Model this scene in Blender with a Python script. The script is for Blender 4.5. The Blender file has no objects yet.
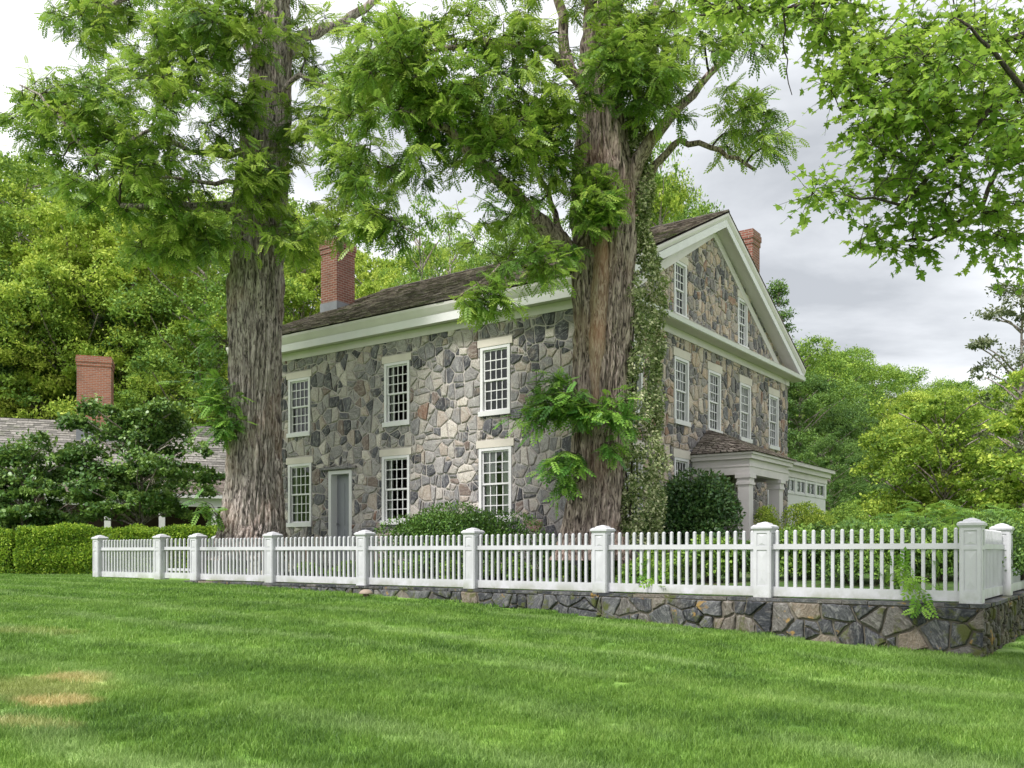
import bpy, math, random
import numpy as np
from mathutils import Matrix, Vector
R = math.radians
random.seed(4); rng = np.random.default_rng(11)
sc = bpy.context.scene
COL = sc.collection

# ------------------------------------------------------------------ camera
F, CX, HY, EZ = 904.0, 512.0, 552.0, 1.55
cd = bpy.data.cameras.new('camera'); cam = bpy.data.objects.new('camera', cd); COL.objects.link(cam)
cam.location = (0, 0, EZ); cam.rotation_euler = (R(90), 0, 0)
cd.sensor_width = 36; cd.lens = F / 1024 * 36; cd.shift_y = (HY - 384) / 1024
cd.clip_start = .1; cd.clip_end = 2000
sc.camera = cam

# ------------------------------------------------------------------ light
SUN_EL, SUN_AZ = 56, 222        # azimuth clockwise from +Y (towards the back left of the camera)
w = bpy.data.worlds.new("World"); sc.world = w; w.use_nodes = True
nt = w.node_tree; nt.nodes.clear()
def WN(t, **k):
    n = nt.nodes.new(t)
    for a, b in k.items(): setattr(n, a, b)
    return n
def wl(a, b): nt.links.new(a, b)
def wmath(op, a, b=None, c=None, clamp=False):
    n = WN('ShaderNodeMath', operation=op); n.use_clamp = clamp
    for i, v in enumerate((a, b, c)):
        if v is None: continue
        if isinstance(v, (int, float)): n.inputs[i].default_value = v
        else: wl(v, n.inputs[i])
    return n.outputs[0]
tc = WN('ShaderNodeTexCoord')
sky = WN('ShaderNodeTexSky', sky_type='NISHITA', sun_disc=False, sun_elevation=R(SUN_EL), sun_rotation=R(SUN_AZ))
bg1 = WN('ShaderNodeBackground'); bg1.inputs[1].default_value = .06
wl(sky.outputs[0], bg1.inputs[0])
sep = WN('ShaderNodeSeparateXYZ'); wl(tc.outputs['Generated'], sep.inputs[0])
zc = wmath('MAXIMUM', sep.outputs[2], 0.0)
za = wmath('ADD', zc, .16)
cxy = WN('ShaderNodeCombineXYZ')
wl(wmath('DIVIDE', sep.outputs[0], za), cxy.inputs[0]); wl(wmath('DIVIDE', sep.outputs[1], za), cxy.inputs[1])
no = WN('ShaderNodeTexNoise'); no.inputs['Scale'].default_value = .62; no.inputs['Detail'].default_value = 8; no.inputs['Roughness'].default_value = .56
no.inputs['Distortion'].default_value = .35
mp = WN('ShaderNodeMapping'); mp.inputs['Location'].default_value = (3.1, 7.7, 0); mp.inputs['Scale'].default_value = (.8, 1.25, 1)
wl(cxy.outputs[0], mp.inputs[0]); wl(mp.outputs[0], no.inputs[0])
# broad dark belly of cloud low on the right, bright deck on the left
vd = WN('ShaderNodeVectorMath', operation='DOT_PRODUCT'); vd.inputs[1].default_value = Vector((.30, .90, .27)).normalized(); wl(tc.outputs['Generated'], vd.inputs[0])
belly = WN('ShaderNodeMapRange'); belly.inputs[1].default_value = .955; belly.inputs[2].default_value = 1.0; belly.inputs[3].default_value = 0; belly.inputs[4].default_value = .27
wl(vd.outputs['Value'], belly.inputs[0])
left = WN('ShaderNodeMapRange'); left.inputs[1].default_value = .2; left.inputs[2].default_value = -.5; left.inputs[3].default_value = 0; left.inputs[4].default_value = .22
wl(sep.outputs[0], left.inputs[0])
lowb = WN('ShaderNodeMapRange'); lowb.inputs[1].default_value = .22; lowb.inputs[2].default_value = .10; lowb.inputs[3].default_value = 0; lowb.inputs[4].default_value = .16
wl(sep.outputs[2], lowb.inputs[0])
val = wmath('ADD', wmath('SUBTRACT', wmath('ADD', wmath('MULTIPLY_ADD', no.outputs[0], 1.55, -.24), left.outputs[0]), belly.outputs[0]), lowb.outputs[0])
cr = WN('ShaderNodeValToRGB'); wl(val, cr.inputs[0])
e = cr.color_ramp.elements
e[0].position = .25; e[0].color = (.42, .44, .47, 1); e[1].position = .80; e[1].color = (1.25, 1.25, 1.25, 1)
m = e.new(.42); m.color = (.64, .66, .69, 1); m = e.new(.55); m.color = (.84, .85, .875, 1)
bg2 = WN('ShaderNodeBackground'); bg2.inputs[1].default_value = .90; wl(cr.outputs[0], bg2.inputs[0])
mx = WN('ShaderNodeMixShader'); mx.inputs[0].default_value = .93
wl(bg1.outputs[0], mx.inputs[1]); wl(bg2.outputs[0], mx.inputs[2])
wo = WN('ShaderNodeOutputWorld'); wl(mx.outputs[0], wo.inputs[0])

sd = bpy.data.lights.new('sun', 'SUN'); sd.energy = 3.1; sd.angle = R(13); sd.color = (1, .965, .92)
sun = bpy.data.objects.new('sun', sd); COL.objects.link(sun)
az, el = R(SUN_AZ), R(SUN_EL)
sv = Vector((math.sin(az) * math.cos(el), math.cos(az) * math.cos(el), math.sin(el)))
sun.rotation_euler = (-sv).to_track_quat('-Z', 'Y').to_euler(); sun.location = sv * 60
vs = sc.view_settings; vs.view_transform = 'Standard'; vs.look = 'None'; vs.gamma = 1; vs.use_curve_mapping = False
vs.exposure = .72
cy = sc.cycles; cy.max_bounces = 7; cy.diffuse_bounces = 3; cy.glossy_bounces = 3; cy.transmission_bounces = 4; cy.transparent_max_bounces = 8
cy.use_denoising = True
cy.sample_clamp_indirect = 6

# ------------------------------------------------------------------ helpers
def tag(o, label=None, cat=None, group=None, kind=None):
    if label: o['label'] = label
    if cat: o['category'] = cat
    if group: o['group'] = group
    if kind: o['kind'] = kind
    return o
def empty(name, loc=(0, 0, 0), rz=0, **k):
    o = bpy.data.objects.new(name, None); COL.objects.link(o); o.location = loc; o.rotation_euler = (0, 0, rz); o.empty_display_size = .2
    return tag(o, **k)
def link(name, me, mat, parent=None, loc=(0, 0, 0), rot=(0, 0, 0)):
    o = bpy.data.objects.new(name, me); COL.objects.link(o); o.location = loc; o.rotation_euler = rot
    if mat is not None and not me.materials: me.materials.append(mat)
    o.parent = parent
    return o
def copy_tree(o, parent=None):
    c = o.copy(); COL.objects.link(c); c.parent = parent
    for ch in list(o.children): copy_tree(ch, c)
    return c
def mesh_np(name, V, loop_verts, loop_starts, smooth=False, attrs=None, fattrs=None):
    me = bpy.data.meshes.new(name)
    V = np.asarray(V, np.float32); lv = np.asarray(loop_verts, np.int32); ls = np.asarray(loop_starts, np.int32)
    me.vertices.add(len(V)); me.vertices.foreach_set('co', V.ravel())
    me.loops.add(len(lv)); me.loops.foreach_set('vertex_index', lv)
    me.polygons.add(len(ls)); me.polygons.foreach_set('loop_start', ls)
    me.update(calc_edges=True)
    if smooth: me.polygons.foreach_set('use_smooth', np.ones(len(ls), bool))
    for n, a in (attrs or {}).items():
        at = me.attributes.new(n, 'FLOAT', 'POINT'); at.data.foreach_set('value', np.asarray(a, np.float32))
    for n, a in (fattrs or {}).items():
        at = me.attributes.new(n, 'FLOAT', 'FACE'); at.data.foreach_set('value', np.asarray(a, np.float32))
    return me
class MB:
    def __init__(s): s.v = []; s.f = []; s.a = []
    def add(s, vs_, fs, a=0.0):
        b = len(s.v); s.v += [tuple(p) for p in vs_]; s.f += [tuple(b + i for i in q) for q in fs]; s.a += [a] * len(fs)
    def box(s, x0, x1, y0, y1, z0, z1, M=None, a=0.0):
        P = [(x0, y0, z0), (x1, y0, z0), (x1, y1, z0), (x0, y1, z0), (x0, y0, z1), (x1, y0, z1), (x1, y1, z1), (x0, y1, z1)]
        if M is not None: P = [M @ Vector(p) for p in P]
        s.add(P, [(0, 3, 2, 1), (4, 5, 6, 7), (0, 1, 5, 4), (1, 2, 6, 5), (2, 3, 7, 6), (3, 0, 4, 7)], a)
    def frustum(s, cx, cy, z0, a0, z1, a1, b0=None, b1=None):
        b0 = a0 if b0 is None else b0; b1 = a1 if b1 is None else b1
        P = [(cx - a0, cy - b0, z0), (cx + a0, cy - b0, z0), (cx + a0, cy + b0, z0), (cx - a0, cy + b0, z0),
             (cx - a1, cy - b1, z1), (cx + a1, cy - b1, z1), (cx + a1, cy + b1, z1), (cx - a1, cy + b1, z1)]
        s.add(P, [(0, 3, 2, 1), (4, 5, 6, 7), (0, 1, 5, 4), (1, 2, 6, 5), (2, 3, 7, 6), (3, 0, 4, 7)])
    def prism(s, pts, a, b, axis):      # closed profile pts (2D, ccw) swept along axis 'x' or 'y' from a to b
        n = len(pts)
        def P(p, t): return (t, p[0], p[1]) if axis == 'x' else (p[0], t, p[1])
        vs_ = [P(p, a) for p in pts] + [P(p, b) for p in pts]
        fs = [tuple(range(n)), tuple(range(2 * n - 1, n - 1, -1))] + [(i, i + n, (i + 1) % n + n, (i + 1) % n) for i in range(n)]
        s.add(vs_, fs)
    def tube(s, pts, rad, n=8, cap=True):
        pts = [Vector(p) for p in pts]; rings = []
        for i, p in enumerate(pts):
            d = (pts[min(i + 1, len(pts) - 1)] - pts[max(i - 1, 0)]).normalized()
            u = d.orthogonal().normalized() if i == 0 else (u - d * u.dot(d)).normalized()
            q = d.cross(u)
            rings.append([p + (u * math.cos(2 * math.pi * k / n) + q * math.sin(2 * math.pi * k / n)) * rad[i] for k in range(n)])
        vs_ = [x for r in rings for x in r]
        fs = [(i * n + k, i * n + (k + 1) % n, (i + 1) * n + (k + 1) % n, (i + 1) * n + k) for i in range(len(pts) - 1) for k in range(n)]
        if cap: fs += [tuple(range(n - 1, -1, -1)), tuple((len(pts) - 1) * n + k for k in range(n))]
        s.add(vs_, fs)
    def lathe(s, prof, cx=0, cy=0, n=12):
        vs_ = [(cx + r * math.cos(2 * math.pi * k / n), cy + r * math.sin(2 * math.pi * k / n), z) for r, z in prof for k in range(n)]
        fs = [(i * n + k, i * n + (k + 1) % n, (i + 1) * n + (k + 1) % n, (i + 1) * n + k) for i in range(len(prof) - 1) for k in range(n)]
        fs += [tuple(range(n - 1, -1, -1)), tuple((len(prof) - 1) * n + k for k in range(n))]
        s.add(vs_, fs)
    def mesh(s, name, mat=None, smooth=False, bevel=0):
        me = bpy.data.meshes.new(name); me.from_pydata(s.v, [], s.f)
        if any(s.a):
            at = me.attributes.new('rnd', 'FLOAT', 'FACE'); at.data.foreach_set('value', np.array(s.a, np.float32))
        if smooth: me.polygons.foreach_set('use_smooth', np.ones(len(s.f), bool))
        me.update()
        if mat: me.materials.append(mat)
        return me
    def build(s, name, mat, parent=None, loc=(0, 0, 0), rot=(0, 0, 0), smooth=False):
        return link(name, s.mesh(name, None, smooth), mat, parent, loc, rot)

# --- numpy value noise
_T = rng.random(4096)
def _h(ix, iy, iz): return _T[(ix * 73 + iy * 1931 + iz * 397 + (ix * iy) * 7 + (iy * iz) * 13) & 4095]
def vnoise(P):
    P = np.asarray(P, float); i = np.floor(P).astype(int); f = P - i; f = f * f * (3 - 2 * f)
    x, y, z = i.T; fx, fy, fz = f.T; r = 0
    for a in (0, 1):
        for b in (0, 1):
            for c in (0, 1):
                r = r + _h(x + a, y + b, z + c) * (fx if a else 1 - fx) * (fy if b else 1 - fy) * (fz if c else 1 - fz)
    return r
def fbm(P, o=3):
    r = 0; a = .5; s = 0
    for k in range(o): r = r + a * vnoise(np.asarray(P) * 2 ** k + 17.3 * k); s += a; a *= .5
    return r / s

# ------------------------------------------------------------------ materials
class Mat:
    def __init__(s, name):
        s.m = bpy.data.materials.new(name); s.m.use_nodes = True; s.t = s.m.node_tree
        s.b = s.t.nodes['Principled BSDF']; s.o = s.t.nodes['Material Output']
        s.b.inputs['Specular IOR Level'].default_value = .3
    def n(s, t, **k):
        x = s.t.nodes.new(t)
        for a, b in k.items(): setattr(x, a, b)
        return x
    def l(s, a, b): s.t.links.new(a, b)
    def coord(s, scale=(1, 1, 1), kind='Object', loc=(0, 0, 0), rot=(0, 0, 0)):
        c = s.n('ShaderNodeTexCoord'); m = s.n('ShaderNodeMapping')
        m.inputs['Scale'].default_value = scale; m.inputs['Location'].default_value = loc; m.inputs['Rotation'].default_value = rot
        s.l(c.outputs[kind], m.inputs[0]); return m.outputs[0]
    def pos(s):
        return s.n('ShaderNodeNewGeometry').outputs['Position']
    def noise(s, vec, scale, detail=4, rough=.55, dist=0):
        x = s.n('ShaderNodeTexNoise'); x.inputs['Scale'].default_value = scale; x.inputs['Detail'].default_value = detail
        x.inputs['Roughness'].default_value = rough; x.inputs['Distortion'].default_value = dist
        if vec is not None: s.l(vec, x.inputs['Vector'])
        return x.outputs[0]
    def ramp(s, fac, stops, interp='LINEAR'):
        r = s.n('ShaderNodeValToRGB'); r.color_ramp.interpolation = interp; e = r.color_ramp.elements
        while len(e) < len(stops): e.new(.5)
        for i, (p, c) in enumerate(stops): e[i].position = p; e[i].color = (*c, 1)
        s.l(fac, r.inputs[0]); return r.outputs[0]
    def mix(s, fac, a, b, mode='MIX'):
        x = s.n('ShaderNodeMix', data_type='RGBA', blend_type=mode)
        for sock, v in ((x.inputs[0], fac), (x.inputs[6], a), (x.inputs[7], b)):
            if isinstance(v, (int, float)): sock.default_value = v
            elif isinstance(v, tuple): sock.default_value = (*v, 1)
            else: s.l(v, sock)
        return x.outputs[2]
    def math(s, op, a, b=None, clamp=False):
        x = s.n('ShaderNodeMath', operation=op); x.use_clamp = clamp
        for i, v in enumerate((a, b)):
            if v is None: continue
            if isinstance(v, (int, float)): x.inputs[i].default_value = v
            else: s.l(v, x.inputs[i])
        return x.outputs[0]
    def mr(s, v, a, b, c=0, d=1):
        x = s.n('ShaderNodeMapRange'); s.l(v, x.inputs[0])
        for i, q in enumerate((a, b, c, d)): x.inputs[i + 1].default_value = q
        return x.outputs[0]
    def attr(s, name): return s.n('ShaderNodeAttribute', attribute_name=name).outputs['Fac']
    def bump(s, h, strength=.4, dist=.02):
        x = s.n('ShaderNodeBump'); x.inputs['Strength'].default_value = strength; x.inputs['Distance'].default_value = dist
        s.l(h, x.inputs['Height']); s.l(x.outputs[0], s.b.inputs['Normal'])
    def col(s, c):
        if isinstance(c, tuple): s.b.inputs['Base Color'].default_value = (*c, 1)
        else: s.l(c, s.b.inputs['Base Color'])
    def rough(s, r):
        if isinstance(r, (int, float)): s.b.inputs['Roughness'].default_value = r
        else: s.l(r, s.b.inputs['Roughness'])

def paint(name, c, dirt=.12, rough=.5):
    M = Mat(name); p = M.pos()
    n1 = M.noise(p, 2.2, 6, .65); n2 = M.noise(p, 26, 3)
    a = M.ramp(n1, [(.35, c), (.75, tuple(x * (1 - dirt) for x in c))])
    M.col(M.mix(M.mr(n2, .5, .75, 0, .10), a, (c[0] * .75, c[1] * .74, c[2] * .68)))
    M.rough(rough); M.bump(n2, .12, .004)
    return M.m
WHITE = paint('white_paint', (.66, .65, .67), .1)
M_ = Mat('fence_paint'); _p = M_.pos(); _n1 = M_.noise(_p, 2.5, 6, .65); _n2 = M_.noise(_p, 26, 4, .65); _c = M_.n('ShaderNodeTexCoord'); _s = M_.n('ShaderNodeSeparateXYZ'); M_.l(_c.outputs['Object'], _s.inputs[0])
_a = M_.ramp(_n1, [(.35, (.53, .53, .57)), (.72, (.44, .44, .47))]); _a = M_.mix(M_.mr(_n2, .58, .72, 0, .30), _a, (.40, .39, .36))
_a = M_.mix(M_.math('MULTIPLY', M_.mr(_s.outputs[2], .16, .0, 0, .75), M_.mr(_n1, .40, .6)), _a, (.24, .26, .18))
M_.col(_a); M_.rough(.55); M_.bump(_n2, .25, .006); WHITE_F = M_.m
TRIM = paint('cream_trim', (.64, .60, .61), .12)
LINTEL = paint('pale_lintel_stone', (.60, .55, .50), .15, .85)
GREYDOOR = paint('grey_door_paint', (.26, .27, .30), .1)

def foliage(name, cols, trans=.35, rough=.5, clump=.6, spec=.25, nscale=1.0):
    """cols: three leaf colours mixed leaf by leaf and clump by clump"""
    M = Mat(name)
    n1 = M.noise(M.pos(), clump * nscale, 2); a = M.attr('leaf')
    f = M.math('ADD', M.math('MULTIPLY', a, .62), M.math('MULTIPLY', n1, .55))
    c = M.ramp(f, [(.28, cols[0]), (.55, cols[1]), (.86, cols[2])])
    M.col(c); M.rough(rough); M.b.inputs['Specular IOR Level'].default_value = spec
    tr = M.n('ShaderNodeBsdfTranslucent'); M.l(M.mix(.4, c, (.28, .38, .05), 'MIX'), tr.inputs[0])
    mx_ = M.n('ShaderNodeMixShader'); mx_.inputs[0].default_value = trans
    M.l(M.b.outputs[0], mx_.inputs[1]); M.l(tr.outputs[0], mx_.inputs[2]); M.l(mx_.outputs[0], M.o.inputs[0])
    return M.m
LOCUST = foliage('locust_leaf', [(.04, .11, .02), (.155, .29, .042), (.44, .57, .10)], .45, .42, .8, .4)
SPROUT = foliage('sprout_leaf', [(.035, .12, .02), (.10, .25, .034), (.24, .42, .06)], .33, .42, 1.5, .4)
MAPLE = foliage('maple_leaf', [(.08, .18, .026), (.19, .34, .045), (.38, .52, .09)], .6, .42, .7, .4)
BG_YEL = foliage('yellow_green_leaf', [(.12, .22, .03), (.30, .43, .055), (.62, .70, .13)], .38, .6, .22)
BG_GRN = foliage('mid_green_leaf', [(.05, .125, .025), (.14, .26, .04), (.34, .48, .08)], .3, .6, .25)
BG_DRK = foliage('deep_green_leaf', [(.035, .085, .025), (.08, .165, .04), (.19, .31, .07)], .25, .55, .25)
BG_GLD = foliage('golden_green_leaf', [(.09, .18, .028), (.21, .34, .045), (.46, .57, .09)], .4, .55, .6)
DOGWOOD = foliage('dogwood_leaf', [(.035, .085, .022), (.09, .19, .045), (.24, .36, .09)], .25, .4, .9, .4)
BOXW = foliage('boxwood_leaf', [(.025, .075, .016), (.06, .14, .026), (.15, .28, .05)], .2, .4, 2, .35)
RHODO = foliage('rhododendron_leaf', [(.02, .06, .018), (.045, .11, .032), (.12, .21, .06)], .15, .35, 2, .35)
HEDGE = foliage('hedge_leaf', [(.07, .17, .02), (.19, .33, .03), (.44, .58, .07)], .35, .5, 1.5)
FERN = foliage('fern_leaf', [(.06, .16, .03), (.13, .28, .05), (.28, .45, .08)], .4, .5, .7)
VINE = foliage('variegated_leaf', [(.07, .12, .035), (.22, .29, .10), (.70, .70, .44)], .25, .45, 3)
PINE = foliage('grey_pine_leaf', [(.07, .09, .055), (.13, .16, .09), (.21, .23, .13)], .2, .6, .9)
GARDEN = foliage('garden_leaf', [(.06, .14, .03), (.15, .28, .05), (.32, .48, .09)], .35, .5, 2.2)

def bark(name, c0, c1, c2, sc_=1.0):
    M = Mat(name); p = M.coord((5.2 * sc_, 5.2 * sc_, .95 * sc_)); q = M.coord((1, 1, 1))
    n1 = M.noise(p, 3.2, 8, .62, 1.5); n2 = M.noise(q, 1.1, 3); n3 = M.noise(p, 12, 4)
    c = M.ramp(n1, [(.40, c0), (.47, c1), (.60, c2)])
    c = M.mix(M.mr(n2, .5, .7, 0, .4), c, (c1[0] * 1.2, c1[1] * .85, c1[2] * .65))
    M.col(c); M.rough(.9); M.bump(M.math('ADD', n1, M.math('MULTIPLY', n3, .4)), 1.0, .06)
    return M.m
BARK = bark('locust_bark', (.055, .047, .044), (.26, .22, .20), (.56, .495, .46))
BARK2 = bark('reddish_bark', (.05, .037, .033), (.25, .195, .172), (.56, .455, .405))
TWIG = bark('twig_bark', (.03, .026, .022), (.07, .058, .046), (.12, .10, .08), 3)
HEART = bark('bare_heartwood', (.17, .10, .07), (.30, .20, .145), (.46, .36, .29), 1.3)
MOSSBARK = bark('mossy_branch', (.05, .05, .03), (.10, .11, .05), (.17, .16, .10), 2)

def stone_mat(name, stops, moss=0):
    M = Mat(name); r = M.attr('rnd'); p = M.pos()
    off = M.n('ShaderNodeVectorMath', operation='ADD'); cmb = M.n('ShaderNodeCombineXYZ')
    M.l(M.math('MULTIPLY', r, 91.7), cmb.inputs[0]); M.l(M.math('MULTIPLY', r, 37.3), cmb.inputs[1]); M.l(M.math('MULTIPLY', r, 53.1), cmb.inputs[2])
    rot = M.n('ShaderNodeVectorRotate', rotation_type='EULER_XYZ'); M.l(p, rot.inputs[0])
    rc = M.n('ShaderNodeCombineXYZ'); M.l(M.math('MULTIPLY', r, 40.0), rc.inputs[0]); M.l(M.math('MULTIPLY', r, 23.0), rc.inputs[1]); M.l(rc.outputs[0], rot.inputs['Rotation'])
    M.l(rot.outputs[0], off.inputs[0]); M.l(cmb.outputs[0], off.inputs[1]); v = off.outputs[0]
    st = M.n('ShaderNodeMapping'); st.inputs['Scale'].default_value = (1, 1, 3.6); M.l(v, st.inputs[0])
    streak = M.noise(st.outputs[0], 4.5, 7, .68, 1.6); fine = M.noise(v, 34, 4, .7); blot = M.noise(v, 3.2, 4, .6)
    base = M.mix(1.0, M.ramp(r, stops, 'CONSTANT'), (1.34, 1.28, 1.31), 'MULTIPLY') if not moss else M.ramp(r, stops, 'CONSTANT')
    c = M.mix(M.mr(streak, .50, .64, 0, .25 if moss else .5), base, (.48, .47, .455))
    c = M.mix(M.mr(streak, .46, .34, 0, .85), c, M.mix(1.0, base, (.42, .40, .40), 'MULTIPLY'))
    c = M.mix(M.mr(blot, .55, .72, 0, .12 if moss else .35), c, (.36, .27, .19))
    c = M.mix(1.0, c, M.ramp(fine, [(.3, (.62, .62, .62)), (.7, (1.25, 1.25, 1.25))]), 'MULTIPLY')
    if moss:
        mn = M.noise(p, 3.1, 6, .65)
        c = M.mix(M.mr(mn, .54, .63, 0, moss), c, (.075, .085, .02))
        on = M.noise(p, 4.1, 3, .6); c = M.mix(M.mr(on, .64, .70, 0, .7), c, (.35, .21, .05))
    M.col(c); M.rough(.85); M.bump(M.math('ADD', M.math('MULTIPLY', streak, .6), M.math('MULTIPLY', fine, .5)), .7, .02)
    return M.m
STONE = stone_mat('house_fieldstone', [(0, (.15, .15, .155)), (.16, (.24, .235, .23)), (.32, (.05, .052, .06)), (.46, (.30, .285, .26)), (.60, (.29, .255, .22)), (.68, (.19, .187, .185)), (.80, (.085, .088, .10)), (.89, (.42, .40, .36)), (.945, (.15, .12, .105)), (.988, (.19, .12, .09))])
STONE_G = stone_mat('gable_fieldstone', [(0, (.14, .135, .135)), (.14, (.27, .24, .205)), (.28, (.07, .07, .078)), (.40, (.34, .285, .23)), (.56, (.36, .285, .215)), (.66, (.20, .19, .18)), (.80, (.11, .11, .12)), (.89, (.40, .35, .29)), (.96, (.23, .15, .11))])
STONE_W = stone_mat('retaining_wall_stone', [(0, (.055, .057, .065)), (.22, (.095, .096, .105)), (.42, (.035, .038, .046)), (.60, (.12, .112, .105)), (.70, (.075, .078, .085)), (.88, (.14, .122, .105)), (.96, (.17, .14, .11))], .9)
MOSSW = stone_mat('mossy_wall_stone', [(0, (.06, .058, .04)), (.4, (.09, .085, .05)), (.7, (.05, .05, .035))], 1.0)
def mortar(name, c):
    M = Mat(name); p = M.pos(); n1 = M.noise(p, 3, 5, .6); n2 = M.noise(p, 40, 3)
    M.col(M.ramp(n1, [(.3, tuple(x * .68 for x in c)), (.7, tuple(x * 1.15 for x in c))])); M.rough(.95); M.bump(n2, .5, .01); return M.m
MORTAR = mortar('lime_mortar', (.42, .385, .37)); MORTAR_W = mortar('wall_mortar', (.15, .135, .11))

def brick_mat(name, c1, c2):
    M = Mat(name); c = M.n('ShaderNodeTexCoord'); s_ = M.n('ShaderNodeSeparateXYZ'); M.l(c.outputs['Object'], s_.inputs[0])
    cm = M.n('ShaderNodeCombineXYZ'); M.l(M.math('ADD', s_.outputs[0], s_.outputs[1]), cm.inputs[0]); M.l(s_.outputs[2], cm.inputs[1])
    b = M.n('ShaderNodeTexBrick'); M.l(cm.outputs[0], b.inputs[0])
    b.inputs['Scale'].default_value = 1; b.inputs['Brick Width'].default_value = .215; b.inputs['Row Height'].default_value = .073
    b.inputs['Mortar Size'].default_value = .009; b.inputs['Color1'].default_value = (*c1, 1); b.inputs['Color2'].default_value = (*c2, 1)
    b.inputs['Mortar'].default_value = (.30, .25, .21, 1); b.inputs['Mortar Smooth'].default_value = .1; b.inputs['Bias'].default_value = -.1
    n1 = M.noise(M.pos(), 2.2, 5, .6); n2 = M.noise(M.pos(), 22, 4)
    cc = M.mix(M.mr(n1, .5, .72, 0, .6), b.outputs[0], (.10, .065, .05))
    cc = M.mix(M.mr(n2, .6, .75, 0, .4), cc, (.42, .36, .31))
    M.col(cc); M.rough(.9); M.bump(M.math('SUBTRACT', M.math('MULTIPLY', n2, .3), b.outputs[1]), .7, .012); return M.m
BRICK = brick_mat('chimney_brick', (.23, .085, .06), (.155, .055, .04))
BRICK_O = brick_mat('orange_brick', (.33, .125, .075), (.24, .085, .055))
LEAD = paint('lead_flashing', (.20, .21, .23), .3, .45)

def shingle_mat(name, stops, moss):
    M = Mat(name); r = M.attr('rnd'); p = M.pos()
    n1 = M.noise(p, 1.3, 5, .65); n2 = M.noise(p, 14, 4, .6)
    c = M.ramp(r, stops); c = M.mix(1.0, c, M.ramp(n2, [(.3, (.6, .6, .6)), (.7, (1.3, 1.3, 1.3))]), 'MULTIPLY')
    c = M.mix(M.mr(n1, .55, .66, 0, moss), c, M.ramp(n2, [(.4, (.04, .055, .015)), (.7, (.11, .15, .03))]))
    M.col(c); M.rough(.9); M.bump(n2, .8, .015); return M.m
SHING = shingle_mat('wood_shingles', [(0, (.075, .064, .054)), (.5, (.165, .14, .12)), (1, (.33, .29, .25))], .9)
SHING_P = shingle_mat('porch_shingles', [(0, (.10, .082, .07)), (.5, (.185, .155, .135)), (1, (.30, .26, .23))], .15)
SHING_G = shingle_mat('grey_shingles', [(0, (.12, .115, .105)), (.5, (.18, .17, .158)), (1, (.26, .245, .225))], .4)

def glass_mat():
    M = Mat('window_glass'); g = M.n('ShaderNodeBsdfGlossy'); g.inputs['Roughness'].default_value = .02; g.inputs[0].default_value = (.95, 1, .98, 1)
    t = M.n('ShaderNodeBsdfTransparent'); t.inputs[0].default_value = (.72, .76, .74, 1)
    n = M.noise(M.pos(), 2.6, 2); b = M.n('ShaderNodeBump'); b.inputs['Strength'].default_value = .12; b.inputs['Distance'].default_value = .05; M.l(n, b.inputs['Height']); M.l(b.outputs[0], g.inputs['Normal'])
    fr = M.n('ShaderNodeFresnel'); fr.inputs[0].default_value = 1.5
    x = M.n('ShaderNodeMixShader'); M.l(M.math('MULTIPLY', fr.outputs[0], .85, True), x.inputs[0]); M.l(t.outputs[0], x.inputs[1]); M.l(g.outputs[0], x.inputs[2]); M.l(x.outputs[0], M.o.inputs[0])
    return M.m
GLASS = glass_mat()
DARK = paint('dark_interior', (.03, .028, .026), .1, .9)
PLASTER = paint('dim_plaster', (.10, .095, .085), .1, .9)
CURT = paint('pale_curtain', (.55, .55, .52), .1, .9)
BROWNW = paint('brown_siding', (.055, .035, .028), .2, .8)
RED = paint('red_clapboard', (.30, .10, .07), .2, .7)

# ------------------------------------------------------------------ frame of the place
Lx, Ly = -.81294928, .5823345      # along the long front, away from the camera
Gx, Gy = .5823345, .81294928       # along the gable end
HR = math.atan2(-Ly, -Lx)          # local +x = -L, local +y = G
HC = (1.84, 18.906)                # near corner of the house
FC = (5.918, 11.630)               # near corner post of the fence
def HW(u, v, z=0): return Vector((HC[0] + Lx * u + Gx * v, HC[1] + Ly * u + Gy * v, z))
def FW(u, v, z=0): return Vector((FC[0] + Lx * u + Gx * v, FC[1] + Ly * u + Gy * v, z))
def at(px, py, d): return Vector(((px - CX) / F * d, d, EZ + (HY - py) / F * d))
FT = .89                            # foot of the fence, top of the retaining wall

def lawn_z(x, y):
    x = np.asarray(x, float); y = np.asarray(y, float)
    t = .0368 * (y - x)
    z = np.where(t < .55, t, .55 + .36 * (1 - np.exp(-(np.maximum(t, .55) - .55) / .36)))
    z = np.where(t < -.3, -.3, z)
    z = np.where(t < .1, .1 - .55 * (1 - np.exp((t - .1) / .55)), z)
    r = np.hypot(x * .8, y)
    s1 = np.clip((r - 38) / 70, 0, 1); s1 = s1 * s1 * (3 - 2 * s1)
    wl_ = np.clip((40 - x) / 90, .12, 1)
    z = z + s1 * 15 * wl_
    z = z + .03 * (fbm(np.stack([x * .5, y * .5, x * 0], -1).reshape(-1, 3)).reshape(x.shape) - .5)
    return z
def LZ(x, y): return float(lawn_z(np.array([x]), np.array([y]))[0])

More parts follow.
